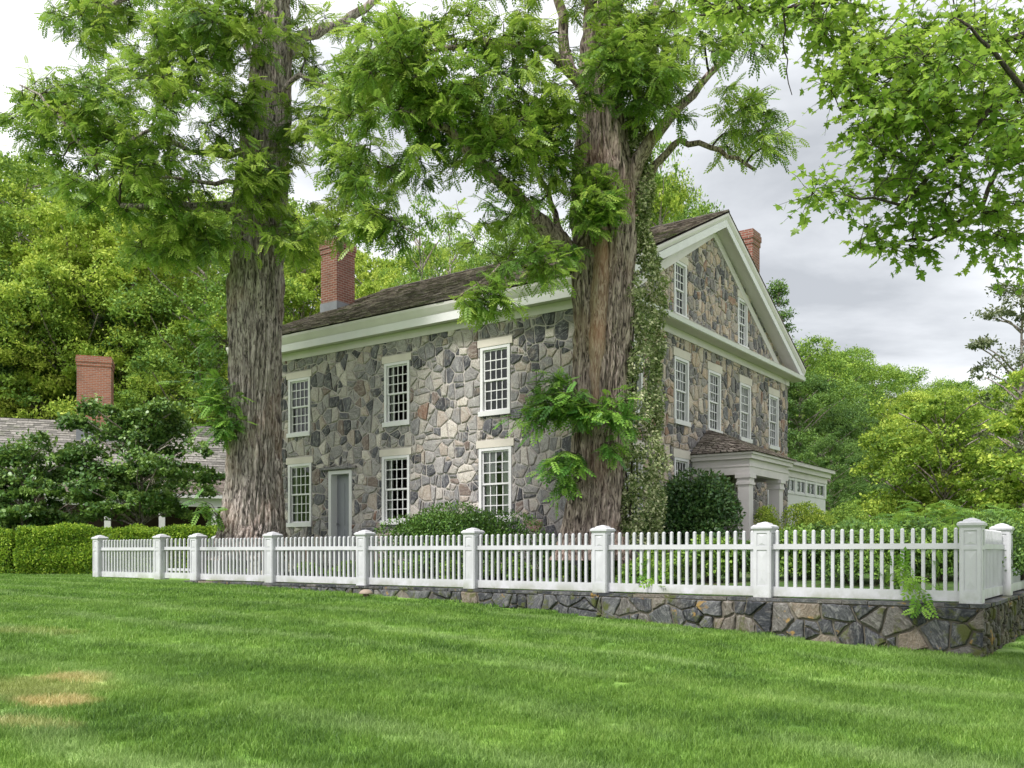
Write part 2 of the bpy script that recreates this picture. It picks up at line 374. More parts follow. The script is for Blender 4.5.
# ---- lawn sheet
def lawn_material(blade=False):
    M = Mat('lawn_grass' if blade else 'lawn_soil'); p = M.pos()
    s_ = M.n('ShaderNodeSeparateXYZ'); M.l(p, s_.inputs[0])
    # mowing stripes run roughly across the slope
    wv = M.math('SINE', M.math('ADD', M.math('MULTIPLY', M.math('ADD', s_.outputs[1], M.math('MULTIPLY', s_.outputs[0], .42)), 2.6), M.math('MULTIPLY', M.noise(p, .35, 2), 7)))
    big = M.noise(p, .28, 3); mid = M.noise(p, 1.6, 4, .6)
    a = M.attr('leaf') if blade else mid
    f = M.math('ADD', M.math('MULTIPLY', mid, .55), M.math('ADD', M.math('MULTIPLY', a, .35), M.math('MULTIPLY', wv, .055)))
    c = M.ramp(f, [(.22, (.055, .125, .022)), (.42, (.125, .24, .038)), (.62, (.21, .35, .062)), (.85, (.42, .53, .17))])
    # pale worn arcs and dried patches on the left
    def blob(cx_, cy_, rx, ry, k=1.0):
        dx = M.math('DIVIDE', M.math('SUBTRACT', s_.outputs[0], cx_), rx); dy = M.math('DIVIDE', M.math('SUBTRACT', s_.outputs[1], cy_), ry)
        r2 = M.math('ADD', M.math('MULTIPLY', dx, dx), M.math('MULTIPLY', dy, dy))
        q = M.math('SUBTRACT', 1.15, M.math('ADD', r2, M.math('MULTIPLY', M.noise(p, 2.4, 4, .6), 1.0)))
        return M.mr(q, 0, .5, 0, k)
    for args in ((-3.85, 7.95, .42, .34, .95), (-3.5, 6.95, .50, .34, .95), (-3.9, 7.5, .9, .9, .40), (-3.5, 6.2, .8, .25, .6), (-5.6, 10.6, .8, .5, .3)):
        c = M.mix(blob(*args), c, M.mix(a, (.36, .32, .11), (.66, .56, .29)))
    # long pale worn arcs where wheels have passed
    def arc(cx_, cy_, R_, wd, k):
        dx = M.math('SUBTRACT', s_.outputs[0], cx_); dy = M.math('SUBTRACT', s_.outputs[1], cy_)
        rr = M.math('SQRT', M.math('ADD', M.math('MULTIPLY', dx, dx), M.math('MULTIPLY', dy, dy)))
        rr = M.math('ADD', rr, M.math('MULTIPLY', M.noise(p, .5, 3), 1.1))
        return M.math('MULTIPLY', M.mr(M.math('ABSOLUTE', M.math('SUBTRACT', rr, R_)), 0, wd, k, 0), M.mr(M.noise(p, .9, 4, .6), .35, .6))
    t_ = M.math('ADD', M.math('ADD', M.math('MULTIPLY', s_.outputs[0], .50), M.math('MULTIPLY', s_.outputs[1], .87)), M.math('MULTIPLY', M.noise(p, .22, 2), 2.4))
    st_ = M.math('MULTIPLY', M.mr(M.math('SINE', M.math('MULTIPLY', t_, 4.2)), .35, 1.0), M.mr(M.noise(p, .55, 4, .6), .38, .62))
    c = M.mix(M.math('MULTIPLY', st_, .45), c, M.mix(a, (.25, .36, .13), (.45, .56, .26)))
    c = M.mix(M.mr(big, .5, .72, 0, .30), c, (.26, .42, .10))
    M.col(c)
    if blade:
        M.rough(.5); M.b.inputs['Specular IOR Level'].default_value = .3
        tr = M.n('ShaderNodeBsdfTranslucent'); M.l(c, tr.inputs[0]); x = M.n('ShaderNodeMixShader'); x.inputs[0].default_value = .35
        M.l(M.b.outputs[0], x.inputs[1]); M.l(tr.outputs[0], x.inputs[2]); M.l(x.outputs[0], M.o.inputs[0])
    else: M.rough(1); M.bump(M.noise(p, 30, 4), .6, .03)
    return M.m
def axis(lo, hi, f0, f1, fine, grow=1.18):
    a = list(np.arange(f0, f1 + 1e-6, fine)); s = fine
    while a[-1] < hi: s *= grow; a.append(min(a[-1] + s, hi))
    s = fine; b = [f0]
    while b[-1] > lo: s *= grow; b.append(max(b[-1] - s, lo))
    return np.array(b[:0:-1] + a)
xs = axis(-420, 420, -22, 22, .5); ys = axis(-40, 520, -2, 40, .5)
X, Y = np.meshgrid(xs, ys); Z = lawn_z(X, Y)
ny, nx = X.shape; idx = np.arange(ny * nx).reshape(ny, nx)
q = np.stack([idx[:-1, :-1], idx[:-1, 1:], idx[1:, 1:], idx[1:, :-1]], -1).reshape(-1, 4)
me = mesh_np('lawn', np.stack([X, Y, Z], -1).reshape(-1, 3), q.ravel(), np.arange(len(q)) * 4, True)
link('lawn', me, lawn_material()); tag(bpy.data.objects['lawn'], kind='structure')

# ---- garden terrace behind the fence
def soil():
    M = Mat('garden_ground'); n = M.noise(M.pos(), 2.2, 5, .6)
    M.col(M.ramp(n, [(.35, (.035, .06, .018)), (.5, (.06, .12, .025)), (.7, (.10, .085, .055))])); M.rough(1); M.bump(M.noise(M.pos(), 20, 4), .8, .04); return M.m
gu = np.linspace(-.0, 17, 60); gv = np.linspace(.1, 24, 60)
U, Vv = np.meshgrid(gu, gv)
GX = FC[0] + Lx * U + Gx * Vv; GY = FC[1] + Ly * U + Gy * Vv
GZ = .86 + np.clip(Vv / 4, 0, 1) * .36 + .05 * (fbm(np.stack([GX, GY, GX * 0], -1).reshape(-1, 3)).reshape(GX.shape) - .5)
GZ -= np.clip((Vv - 19) / 5, 0, 1) ** 2 * 1.0 + np.clip((U - 15.5) / 1.5, 0, 1) ** 2 * .3
idx = np.arange(3600).reshape(60, 60)
q = np.stack([idx[:-1, :-1], idx[:-1, 1:], idx[1:, 1:], idx[1:, :-1]], -1).reshape(-1, 4)[:, ::-1]
me = mesh_np('garden_bed', np.stack([GX, GY, GZ], -1).reshape(-1, 3), q.ravel(), np.arange(len(q)) * 4, True)
tag(link('garden_bed', me, soil()), kind='structure')
def TZ(p):
    v = (p[0] - FC[0]) * Gx + (p[1] - FC[1]) * Gy
    return .86 + min(max(v / 4, 0), 1) * .36

# ---- grass blades: tufts scattered over the lawn
def tuft(n, size, hgt, wid, seed):
    r = np.random.default_rng(seed)
    x = (r.random(n) - .5) * size; y = (r.random(n) - .5) * size; th = r.random(n) * 6.283
    h = hgt * (.55 + .75 * r.random(n)); w_ = wid * (.7 + .6 * r.random(n)); lean = (.15 + .75 * r.random(n)) * h; la = r.random(n) * 6.283
    dx, dy = np.cos(th) * w_ / 2, np.sin(th) * w_ / 2; lx, ly = np.cos(la) * lean, np.sin(la) * lean
    V = np.zeros((n, 5, 3))
    V[:, 0] = np.stack([x - dx, y - dy, -.01 + 0 * x], -1); V[:, 1] = np.stack([x + dx, y + dy, -.01 + 0 * x], -1)
    V[:, 2] = np.stack([x + dx * .8 + lx * .35, y + dy * .8 + ly * .35, h * .6], -1); V[:, 3] = np.stack([x - dx * .8 + lx * .35, y - dy * .8 + ly * .35, h * .6], -1)
    V[:, 4] = np.stack([x + lx, y + ly, h * .95], -1)
    b = np.arange(n)[:, None] * 5
    lv = np.concatenate([b + [0, 1, 2, 3], b + [3, 2, 4]], 1).ravel(); ls = (np.arange(n)[:, None] * 7 + [0, 4]).ravel()
    return mesh_np('grass_tuft', V.reshape(-1, 3), lv, ls, False, {'leaf': np.repeat(r.random(n), 5)})
GRASS = lawn_material(True)
def scatter_grass(name, P, me, size):
    po = mesh_np(name, P, [], []); o = link(name, po, None); tag(o, kind='stuff')
    me.materials.append(GRASS); src = bpy.data.objects.new('grass_tuft_source', me)
    g = bpy.data.node_groups.new(name, 'GeometryNodeTree')
    g.interface.new_socket('Geometry', in_out='INPUT', socket_type='NodeSocketGeometry'); g.interface.new_socket('Geometry', in_out='OUTPUT', socket_type='NodeSocketGeometry')
    gi = g.nodes.new('NodeGroupInput'); go = g.nodes.new('NodeGroupOutput'); ip = g.nodes.new('GeometryNodeInstanceOnPoints'); oi = g.nodes.new('GeometryNodeObjectInfo')
    m2p = g.nodes.new('GeometryNodeMeshToPoints')
    rv = g.nodes.new('FunctionNodeRandomValue'); rv.data_type = 'FLOAT_VECTOR'; rv.inputs[0].default_value = (0, 0, 0); rv.inputs[1].default_value = (0, 0, 6.283)
    rs = g.nodes.new('FunctionNodeRandomValue'); rs.data_type = 'FLOAT'; rs.inputs[2].default_value = .85; rs.inputs[3].default_value = 1.15
    oi.inputs[0].default_value = src
    L_ = g.links.new; L_(gi.outputs[0], m2p.inputs[0]); L_(m2p.outputs[0], ip.inputs['Points']); L_(oi.outputs['Geometry'], ip.inputs['Instance'])
    L_(rv.outputs[0], ip.inputs['Rotation']); L_(rs.outputs[1], ip.inputs['Scale']); L_(ip.outputs[0], go.inputs[0])
    md = o.modifiers.new('scatter', 'NODES'); md.node_group = g
    return o
def grid_pts(y0, y1, step, mar=1.5):
    out = []
    for y in np.arange(y0, y1, step):
        hw = y * .60 + mar
        for x in np.arange(-hw, hw, step):
            X_ = x + random.uniform(-.3, .3) * step; Y_ = y + random.uniform(-.3, .3) * step
            v = (X_ - FC[0]) * Gx + (Y_ - FC[1]) * Gy; u = (X_ - FC[0]) * Lx + (Y_ - FC[1]) * Ly
            if v > -.30 and u > -.35 and u < 20: continue
            out.append((X_, Y_, LZ(X_, Y_)))
    return np.array(out)
scatter_grass('grass_near', grid_pts(3.6, 9.0, .36), tuft(1150, .5, .052, .0042, 1), .5)
scatter_grass('grass_middle', grid_pts(9.0, 15.0, .46), tuft(900, .62, .052, .0065, 2), .62)
scatter_grass('grass_far', grid_pts(15.0, 31.0, .75), tuft(900, 1.0, .052, .011, 3), 1.0)

# ------------------------------------------------------------------ rubble masonry
def clip(poly, nx_, ny_, c):     # keep nx*x+ny*y <= c
    out = []
    n = len(poly)
    for i in range(n):
        a, b = poly[i], poly[(i + 1) % n]; da = nx_ * a[0] + ny_ * a[1] - c; db = nx_ * b[0] + ny_ * b[1] - c
        if da <= 0: out.append(a)
        if (da < 0 < db) or (db < 0 < da):
            t = da / (da - db); out.append((a[0] + (b[0] - a[0]) * t, a[1] + (b[1] - a[1]) * t))
    return out
def area(p): return .5 * sum(p[i][0] * p[(i + 1) % len(p)][1] - p[(i + 1) % len(p)][0] * p[i][1] for i in range(len(p)))
def subtract(poly, r):           # convex poly minus rectangle -> convex pieces
    x0, x1, z0, z1 = r; out = []
    core = poly
    for a, b, c in ((1, 0, x1), (-1, 0, -x0), (0, 1, z1), (0, -1, -z0)):
        if len(core) > 2: core = clip(core, a, b, c)
    if len(core) < 3 or abs(area(core)) < 1e-5: return [poly]
    for (a, b, c), (a2, b2, c2) in (((1, 0, x0), (-1, 0, -x0)), ((-1, 0, -x1), (1, 0, x1)), ((0, 1, z0), (0, -1, -z0)), ((0, -1, -z1), (0, 1, z1))):
        if len(poly) < 3: break
        p = clip(poly, a, b, c)
        if len(p) > 2 and area(p) > 1e-4: out.append(p)
        poly = clip(poly, a2, b2, c2)
    return out
def inset(poly, g):
    out = list(poly); n = len(poly)
    for i in range(n):
        a, b = poly[i], poly[(i + 1) % n]; dx, dy = b[0] - a[0], b[1] - a[1]; l = math.hypot(dx, dy)
        if l < 1e-6: continue
        nx_, ny_ = dy / l, -dx / l
        out = clip(out, nx_, ny_, nx_ * a[0] + ny_ * a[1] - g)
        if len(out) < 3: return []
    return out
def power_cells(dom, holes, rmin, rmax, asp, seed, nbig=1.0, split=(.6, .3)):
    r = random.Random(seed); xs_ = [p[0] for p in dom]; zs_ = [p[1] for p in dom]
    x0, x1, z0, z1 = min(xs_), max(xs_), min(zs_), max(zs_); S = []; cell = rmax * 2; H = {}
    def near(x, z):
        i, j = int(x / asp // cell), int(z // cell)
        for a in range(i - 1, i + 2):
            for b in range(j - 1, j + 2): yield from H.get((a, b), ())
    A = (x1 - x0) * (z1 - z0)
    for rad, tries in ((rmax, .5 * nbig), (rmax * .75, 1.1), (rmax * .55, 1.6), (rmin * 1.25, 3.5), (rmin, 14)):
        for _ in range(int(A / (rad * rad * asp) * tries)):
            x, z = r.uniform(x0, x1), r.uniform(z0, z1)
            if all(((x - s[0]) / asp) ** 2 + (z - s[1]) ** 2 > ((rad + s[2]) * .93) ** 2 for s in near(x, z)):
                s = (x, z, rad); S.append(s); H.setdefault((int(x / asp // cell), int(z // cell)), []).append(s)
    cells = []
    for s in S:
        poly = [(s[0] - rmax * 3, s[1] - rmax * 3), (s[0] + rmax * 3, s[1] - rmax * 3), (s[0] + rmax * 3, s[1] + rmax * 3), (s[0] - rmax * 3, s[1] + rmax * 3)]
        for t in near(s[0], s[1]):
            if t is s: continue
            # power bisector in the stretched metric
            ax, az_ = s[0] / asp, s[1]; bx, bz = t[0] / asp, t[1]
            nx_, nz_ = (bx - ax) * 2, (bz - az_) * 2
            c = bx * bx + bz * bz - ax * ax - az_ * az_ + s[2] ** 2 - t[2] ** 2
            poly = clip(poly, nx_ / asp, nz_, c)
            if len(poly) < 3: break
        n = len(dom)
        for i in range(n):
            if len(poly) < 3: break
            a, b = dom[i], dom[(i + 1) % n]; dx, dz = b[0] - a[0], b[1] - a[1]
            poly = clip(poly, dz, -dx, dz * a[0] - dx * a[1])
        if len(poly) < 3: continue
        ps = [poly]
        for h in holes: ps = [q_ for p in ps for q_ in subtract(p, h)]
        for p in ps:      # split some of the cells with a slanting joint: angular slabs and chips
            for lev in range(2):
                if area(p) < rmin * rmin * 2.2 * asp or (r.random() > split[lev] and area(p) < rmax * rmax * 2.4 * asp): break
                cx_ = sum(q_[0] for q_ in p) / len(p); cz_ = sum(q_[1] for q_ in p) / len(p); wx = max(q_[0] for q_ in p) - min(q_[0] for q_ in p); wz_ = max(q_[1] for q_ in p) - min(q_[1] for q_ in p)
                a_ = r.gauss(0, .16) + (math.pi / 2 if r.random() < (.25 if wx > wz_ * .9 else .8) else 0) * 1.0
                if wx > wz_ * 1.1 and r.random() < .6: a_ = r.gauss(0, .18)
                nx_, nz_ = math.cos(a_), math.sin(a_); c = nx_ * (cx_ + r.uniform(-.22, .22) * wx) + nz_ * (cz_ + r.uniform(-.22, .22) * wz_)
                p1, p2 = clip(p, nx_, nz_, c), clip(p, -nx_, -nz_, -c)
                if len(p1) > 2: cells.append(p1)
                p = p2
                if len(p) < 3: break
            if len(p) > 2: cells.append(p)
    return cells
def stones(dom, holes, rmin, rmax, asp, seed, gap=.012, hgt=.022, nbig=1.0, seg=.07, jit=.006, split=(.65, .3)):
    """rubble stones in the x-z plane, standing out towards -y"""
    mb = MB(); r = random.Random(seed + 5)
    for p in power_cells(dom, holes, rmin, rmax, asp, seed, nbig, split):
        if area(p) < .0012: continue
        p = inset(p, gap * r.uniform(.75, 1.5))
        if len(p) < 3 or area(p) < .0008: continue
        n = len(p); c2 = []
        for i in range(n):
            a, b = p[i], p[(i + 1) % n]; k = r.uniform(.03, .10)
            c2.append((a[0] + (b[0] - a[0]) * k, a[1] + (b[1] - a[1]) * k)); c2.append((a[0] + (b[0] - a[0]) * (1 - k), a[1] + (b[1] - a[1]) * (1 - k)))
        c3 = []
        for i in range(len(c2)):
            a, b = c2[i], c2[(i + 1) % len(c2)]; l = math.dist(a, b); m_ = max(1, int(l / seg))
            for k in range(m_):
                t = k / m_; c3.append((a[0] + (b[0] - a[0]) * t + r.uniform(-jit, jit), a[1] + (b[1] - a[1]) * t + r.uniform(-jit, jit)))
        n = len(c3); cx_ = sum(q_[0] for q_ in c3) / n; cz_ = sum(q_[1] for q_ in c3) / n
        mr = max(.03, math.sqrt(area(p) / math.pi)); h = hgt * r.uniform(.5, 1.3); tx, tz = r.uniform(-.05, .05), r.uniform(-.05, .05)
        vs_ = []
        for sc_, hh in ((1, -.01), (1 - .006 / mr, h * .7), (1 - .022 / mr, h)):
            for q_ in c3:
                x, z = cx_ + (q_[0] - cx_) * sc_, cz_ + (q_[1] - cz_) * sc_
                vs_.append((x, -(hh + ((x - cx_) * tx + (z - cz_) * tz + r.uniform(-.002, .002)) * (hh > 0)), z))
        vs_.append((cx_, -(h + .006), cz_))
        fs = [(k * n + i, k * n + (i + 1) % n, (k + 1) * n + (i + 1) % n, (k + 1) * n + i) for k in range(2) for i in range(n)]
        fs += [(2 * n + i, 2 * n + (i + 1) % n, 3 * n) for i in range(n)]
        mb.add(vs_, fs, max(.001, r.random()))
    return mb
def carved(dom, holes, y0, y1, mb=None):
    mb = mb or MB(); ps = [dom]
    for h in holes: ps = [q_ for p in ps for q_ in subtract(p, h)]
    for p in ps:
        n = len(p); vs_ = [(a, y0, b) for a, b in p] + [(a, y1, b) for a, b in p]
        mb.add(vs_, [tuple(range(n)), tuple(range(2 * n - 1, n - 1, -1))] + [(i, i + n, (i + 1) % n + n, (i + 1) % n) for i in range(n)])
    return mb

# ------------------------------------------------------------------ the stone house
HL, HWd = 11.45, 11.7                 # length of the front, width of the gable end
EAVE, RIDGE, OV = 7.33, 10.38, .45
MIDV = HWd / 2; SL = (RIDGE - EAVE) / (MIDV + OV)
house = empty('stone_house', (HC[0], HC[1], 0), HR, label='big two storey fieldstone house with white cornices and shingle roof', cat='house')
G0 = .7
# windows: (u centre, width, z0, z1)
FWIN = [(9.28, .86, 4.70, 6.22), (5.73, .84, 4.70, 6.22), (2.72, .84, 4.70, 6.22), (9.26, .92, 2.28, 3.92), (5.77, .92, 2.28, 3.92), (2.72, .92, 2.28, 3.92)]
GWIN = [(v, .82, 4.70, 6.28) for v in (1.45, 3.92, 5.93, 8.1, 10.4)] + [(v, .82, 2.30, 3.84) for v in (1.45, 3.92, 7.95, 10.3)]
AWIN = [(3.85, .70, 7.27, 8.62), (7.9, .70, 7.27, 8.62)]
DOOR = (7.73, .86, 1.25, 3.66)
def hole(c, w_, z0, z1, sgn=1, extra=0): c *= sgn; return (c - w_ / 2 - extra, c + w_ / 2 + extra, z0 - extra, z1 + extra)
fh = [hole(*q_, sgn=-1) for q_ in FWIN] + [hole(*DOOR, sgn=-1)]
fhl = fh + [(-c - w_ / 2 - .07, -c + w_ / 2 + .07, z1, z1 + .2) for c, w_, z0, z1 in FWIN]
gdoor = (5.95, 1.1, 1.25, 3.45)
gh = [hole(*q_) for q_ in GWIN] + [hole(*gdoor)]
ghl = gh + [(c - w_ / 2 - .07, c + w_ / 2 + .07, z1, z1 + .22) for c, w_, z0, z1 in GWIN]
ah = [hole(*q_) for q_ in AWIN]; ahl = ah + [(c - w_ / 2 - .05, c + w_ / 2 + .05, z1, z1 + .2) for c, w_, z0, z1 in AWIN]
rec = lambda x0, x1, z0, z1: [(x0, z0), (x1, z0), (x1, z1), (x0, z1)]
front = rec(-HL, 0, G0, 6.95); gable = rec(0, HWd, G0, 7.0)
apz = EAVE + SL * (MIDV + OV) - .22
tri = [(-.0 + .05, 7.0), (HWd - .05, 7.0), (HWd - .05, EAVE - .12), (MIDV, apz), (.05, EAVE - .12)]
o = carved(front, fh, 0, .38).build('wall', MORTAR, house)
o = carved(gable, gh, 0, .38).build('wall', MORTAR, house, (0, 0, 0), (0, 0, R(90)))
o = carved(tri, ah, 0, .38).build('wall', MORTAR, house, (0, 0, 0), (0, 0, R(90)))
stones(front, fhl, .085, .20, 1.28, 3, .011, .03).build('stonework', STONE, house)['label'] = 'grey fieldstone masonry of the long front wall'
stones(gable, ghl, .085, .19, 1.2, 8, .011, .03).build('stonework', STONE_G, house, (0, 0, 0), (0, 0, R(90)))['label'] = 'tan and grey fieldstone masonry of the gable end'
stones(tri, ahl, .08, .17, 1.15, 15, .011, .03).build('stonework', STONE_G, house, (0, 0, 0), (0, 0, R(90)))['label'] = 'tan fieldstone masonry inside the gable triangle'
b = MB(); b.box(-HL, -HL + .38, .38, HWd, G0, 7.2); b.box(-HL + .38, -.38, HWd - .38, HWd, G0, 7.2); b.box(-HL + .38, -.38, .39, HWd - .39, 4.15, 4.35)
b.box(-HL + .38, -.38, .39, HWd - .39, 1.1, 1.25); b.box(-HL + .39, -.39, .39, HWd - .39, 7.0, 7.12)
b.add([(-HL, 0, 7.2), (-HL, HWd, 7.2), (-HL, HWd, EAVE - .12), (-HL, MIDV, apz), (-HL, 0, EAVE - .12)], [(0, 1, 2, 3, 4)])
b.build('rear_wall', STONE, house)
b = MB(); b.box(-HL + .5, -.5, 4.6, 4.7, 1.25, 7.0); b.box(-4.9, -4.8, .5, 4.6, 1.25, 7.0); b.box(-8.9, -8.8, .5, 4.6, 1.25, 7.0); b.build('partition', PLASTER, house)

# roof: courses of shingles
def shingle_slope(mb, x0, x1, y0, z0, y1, z1, course=.15, wmin=.09, wmax=.2, th=.022, ntheta=None):
    """roof slope along local x, rising from (y0,z0) to (y1,z1)"""
    ln = math.hypot(y1 - y0, z1 - z0); n = int(ln / course); dy, dz = (y1 - y0) / ln, (z1 - z0) / ln
    s = 1 if dy > 0 else -1; nyv, nzv = -dz * s, abs(dy)
    if y1 < y0: nyv = dz
    for k in range(n):
        a, b_ = k * ln / n, (k + 1) * ln / n + .03; x = x0
        while x < x1:
            xe = min(x1, x + random.uniform(wmin, wmax)); j = random.uniform(-.02, .02); t = th * random.uniform(.7, 1.6)
            A = a + j
            def P(xx, d, h): return (xx, y0 + dy * d + nyv * h, z0 + dz * d + nzv * h)
            vs_ = [P(x + .003, A, 0), P(xe - .003, A, 0), P(xe - .003, A, t), P(x + .003, A, t), P(xe - .003, b_, .004), P(x + .003, b_, .004)]
            fs = [(0, 1, 2, 3), (3, 2, 4, 5), (0, 3, 5), (1, 4, 2)] if y1 > y0 else [(3, 2, 1, 0), (5, 4, 2, 3), (5, 3, 0), (2, 4, 1)]
            mb.add(vs_, fs, max(.001, random.random())); x = xe
roof = MB(); x0r, x1r = -HL - .4, OV
shingle_slope(roof, x0r, x1r, -OV - .03, EAVE, MIDV, RIDGE, .15, .12, .28)
shingle_slope(roof, x0r, x1r, HWd + OV, EAVE, MIDV, RIDGE, .3, .3, .6)
roof_o = roof.build('roof', SHING, house)
b = MB()
b.add([(x0r, -OV, EAVE - .03), (x1r, -OV, EAVE - .03), (x1r, MIDV, RIDGE - .03), (x0r, MIDV, RIDGE - .03), (x0r, HWd + OV, EAVE - .03), (x1r, HWd + OV, EAVE - .03)],
      [(0, 1, 2, 3), (3, 2, 5, 4)])
b.build('roof_deck', BROWNW, roof_o)
b = MB(); b.prism([(MIDV - .09, RIDGE - .01), (MIDV, RIDGE + .0), (MIDV + .09, RIDGE - .01), (MIDV, RIDGE + .045)], x0r, x1r, 'x'); b.build('ridge_cap', SHING, roof_o)

# cornice along the front: crown, fascia, soffit, frieze
b = MB(); xa, xb = x0r + .02, OV - .16
b.prism([(-.05, 6.74), (-.05, 6.93), (0.02, 6.93), (0.02, 6.74)][::-1], -HL, .02, 'x'); b.build('frieze_board', TRIM, house)
b = MB(); b.prism([(-.34, 6.90), (-.052, 6.935), (-.052, 6.99), (-.34, 6.955)], xa, xb, 'x'); b.build('soffit', TRIM, house)
b = MB(); b.prism([(-.375, 6.89), (-.343, 6.89), (-.343, 7.08), (-.375, 7.08)], xa, xb + .04, 'x'); b.build('fascia', WHITE, house)
b = MB(); b.prism([(-.373, 7.085), (-.34, 7.085), (-.34, 7.30), (-.465, 7.30), (-.455, 7.24), (-.40, 7.13)], xa, xb + .08, 'x'); b.build('crown_moulding', TRIM, house)
# horizontal cornice across the gable end
b = MB(); b.prism([(.02, 6.76), (.05, 6.76), (.05, 6.94), (.02, 6.94)], -.05, HWd + .05, 'y'); b.build('frieze_board', TRIM, house)
b = MB(); b.prism([(.02, 6.945), (.36, 6.93), (.40, 6.93), (.42, 7.02), (.45, 7.06), (.40, 7.09), (.02, 7.22)], -.40, HWd + .40, 'y'); b.build('pent_cornice', TRIM, house)
b = MB(); b.prism([(.405, 6.94), (.432, 6.94), (.455, 7.03), (.43, 7.035)], -.41, HWd + .41, 'y'); b.build('pent_fascia', WHITE, house)
# raking cornice: sheared profile along each slope
def rake(prof, mat, name, ext=OV):
    b = MB()
    for s in (0, 1):
        ya, yb = (-ext, MIDV) if s == 0 else (HWd + ext, MIDV)
        za, zb = EAVE, RIDGE - .0
        n = len(prof); vs_ = [(x, ya, za + z) for x, z in prof] + [(x, yb, zb + z) for x, z in prof]
        fs = [tuple(range(n)), tuple(range(2 * n - 1, n - 1, -1))] + [(i, i + n, (i + 1) % n + n, (i + 1) % n) for i in range(n)]
        if s: fs = [f_[::-1] for f_ in fs]
        b.add(vs_, fs)
    return b.build(name, mat, house)
rake([(.36, -.05), (.445, -.05), (.435, -.12), (.395, -.20), (.36, -.22)], TRIM, 'rake_crown')
rake([(.355, -.205), (.39, -.205), (.39, -.40), (.355, -.40)], WHITE, 'rake_fascia', OV - .07)
rake([(.02, -.30), (.354, -.34), (.354, -.38), (.02, -.35)], TRIM, 'rake_soffit', OV - .1)
rake([(-.005, -.352), (.05, -.352), (.05, -.60), (-.005, -.60)], TRIM, 'rake_frieze', -.25)
for y0_, y1_ in ((-.42, -.345), (HWd + .345, HWd + .42)): b = MB(); b.box(.0, .40, y0_, y1_, 6.93, 7.25); b.build('cornice_return', WHITE, house)

# windows --------------------------------------------------------------
_wm = {}
def window(c, w_, z0, z1, parent, gable_side=False, curtain=0, cols=4, rows=3, sillm=LINTEL, lint=.17, label=None, plane=0):
    key = (round(w_, 3), round(z1 - z0, 3), cols, rows, lint, curtain); H = z1 - z0
    if key not in _wm:
        fw = .075
        f = MB(); f.box(-w_ / 2, -w_ / 2 + fw, -.035, .10, 0, H); f.box(w_ / 2 - fw, w_ / 2, -.035, .10, 0, H)
        f.box(-w_ / 2 + fw, w_ / 2 - fw, -.035, .10, H - fw * .9, H); f.box(-w_ / 2 - .03, w_ / 2 + .03, -.075, .10, -.055, .055)
        sh = MB(); x0_, x1_ = -w_ / 2 + fw, w_ / 2 - fw; za, zb = .055, H - fw * .9; mid = (za + zb) / 2
        for (a, b_, yo) in ((za, mid + .015, .035), (mid - .015, zb, .01)):
            sh.box(x0_, x0_ + .035, yo, yo + .03, a, b_); sh.box(x1_ - .035, x1_, yo, yo + .03, a, b_)
            sh.box(x0_ + .035, x1_ - .035, yo, yo + .03, a, a + .04); sh.box(x0_ + .035, x1_ - .035, yo, yo + .03, b_ - .035, b_)
            for k in range(1, cols): xx = x0_ + .035 + (x1_ - x0_ - .07) * k / cols; sh.box(xx - .011, xx + .011, yo + .003, yo + .028, a + .04, b_ - .035)
            for k in range(1, rows): zz = a + .04 + (b_ - a - .075) * k / rows; sh.box(x0_ + .035, x1_ - .035, yo + .005, yo + .026, zz - .011, zz + .011)
        g = MB()
        for (a, b_, yo) in ((za, mid, .054), (mid, zb, .028)):
            nx_ = cols
            for i in range(cols):
                for j in range(rows):   # old panes, each set at a slightly different tilt
                    xa_, xb_ = x0_ + .03 + (x1_ - x0_ - .06) * i / cols, x0_ + .03 + (x1_ - x0_ - .06) * (i + 1) / cols
                    zc_, zd_ = a + .035 + (b_ - a - .065) * j / rows, a + .035 + (b_ - a - .065) * (j + 1) / rows
                    tx, tz = random.uniform(-.0012, .0012), random.uniform(-.0012, .0012)
                    g.add([(xa_, yo - tx - tz, zc_), (xb_, yo + tx - tz, zc_), (xb_, yo + tx + tz, zd_), (xa_, yo - tx + tz, zd_)], [(0, 1, 2, 3)])
        l_ = MB(); l_.box(-w_ / 2 - .07, w_ / 2 + .07, -.045, .12, H + .002, H + lint)
        cu = MB()
        if curtain:
            for s in (-1, 1):
                n = 14; ww = w_ * (.16 if curtain == 1 else .3); vs_ = []
                for i in range(n + 1):
                    x = s * (w_ / 2 - fw - ww * i / n) ; y = .13 + .012 * math.sin(i * 1.9)
                    vs_ += [(x, y, .05), (x, y, H - .05)]
                fs = [(2 * i, 2 * i + 2, 2 * i + 3, 2 * i + 1) for i in range(n)]
                cu.add(vs_, fs)
        _wm[key] = (f.mesh('window', WHITE), sh.mesh('sash', WHITE), g.mesh('pane', GLASS), l_.mesh('lintel', LINTEL), cu.mesh('curtain', CURT) if curtain else None)
    fm, sm, gm, lm, cm_ = _wm[key]
    loc, rot = ((-c, 0, z0), (0, 0, 0)) if not gable_side else ((plane, c, z0), (0, 0, R(90)))
    wo_ = link('window', fm, None, parent, loc, rot)
    link('sash', sm, None, wo_); link('pane', gm, None, wo_)
    if lint > .05: link('lintel', lm, None, wo_)
    if cm_: link('curtain', cm_, None, wo_)
    if label: wo_['label'] = label
    return wo_
for i, q_ in enumerate(FWIN): window(*q_, house, curtain=(0, 1, 0, 1, 1, 2)[i])
for i, q_ in enumerate(GWIN): window(*q_, house, True, curtain=(0, 1, 0, 1, 0, 0, 0, 0, 0)[i], lint=.2)
for q_ in AWIN: window(*q_, house, True, cols=3, rows=3, lint=.19)
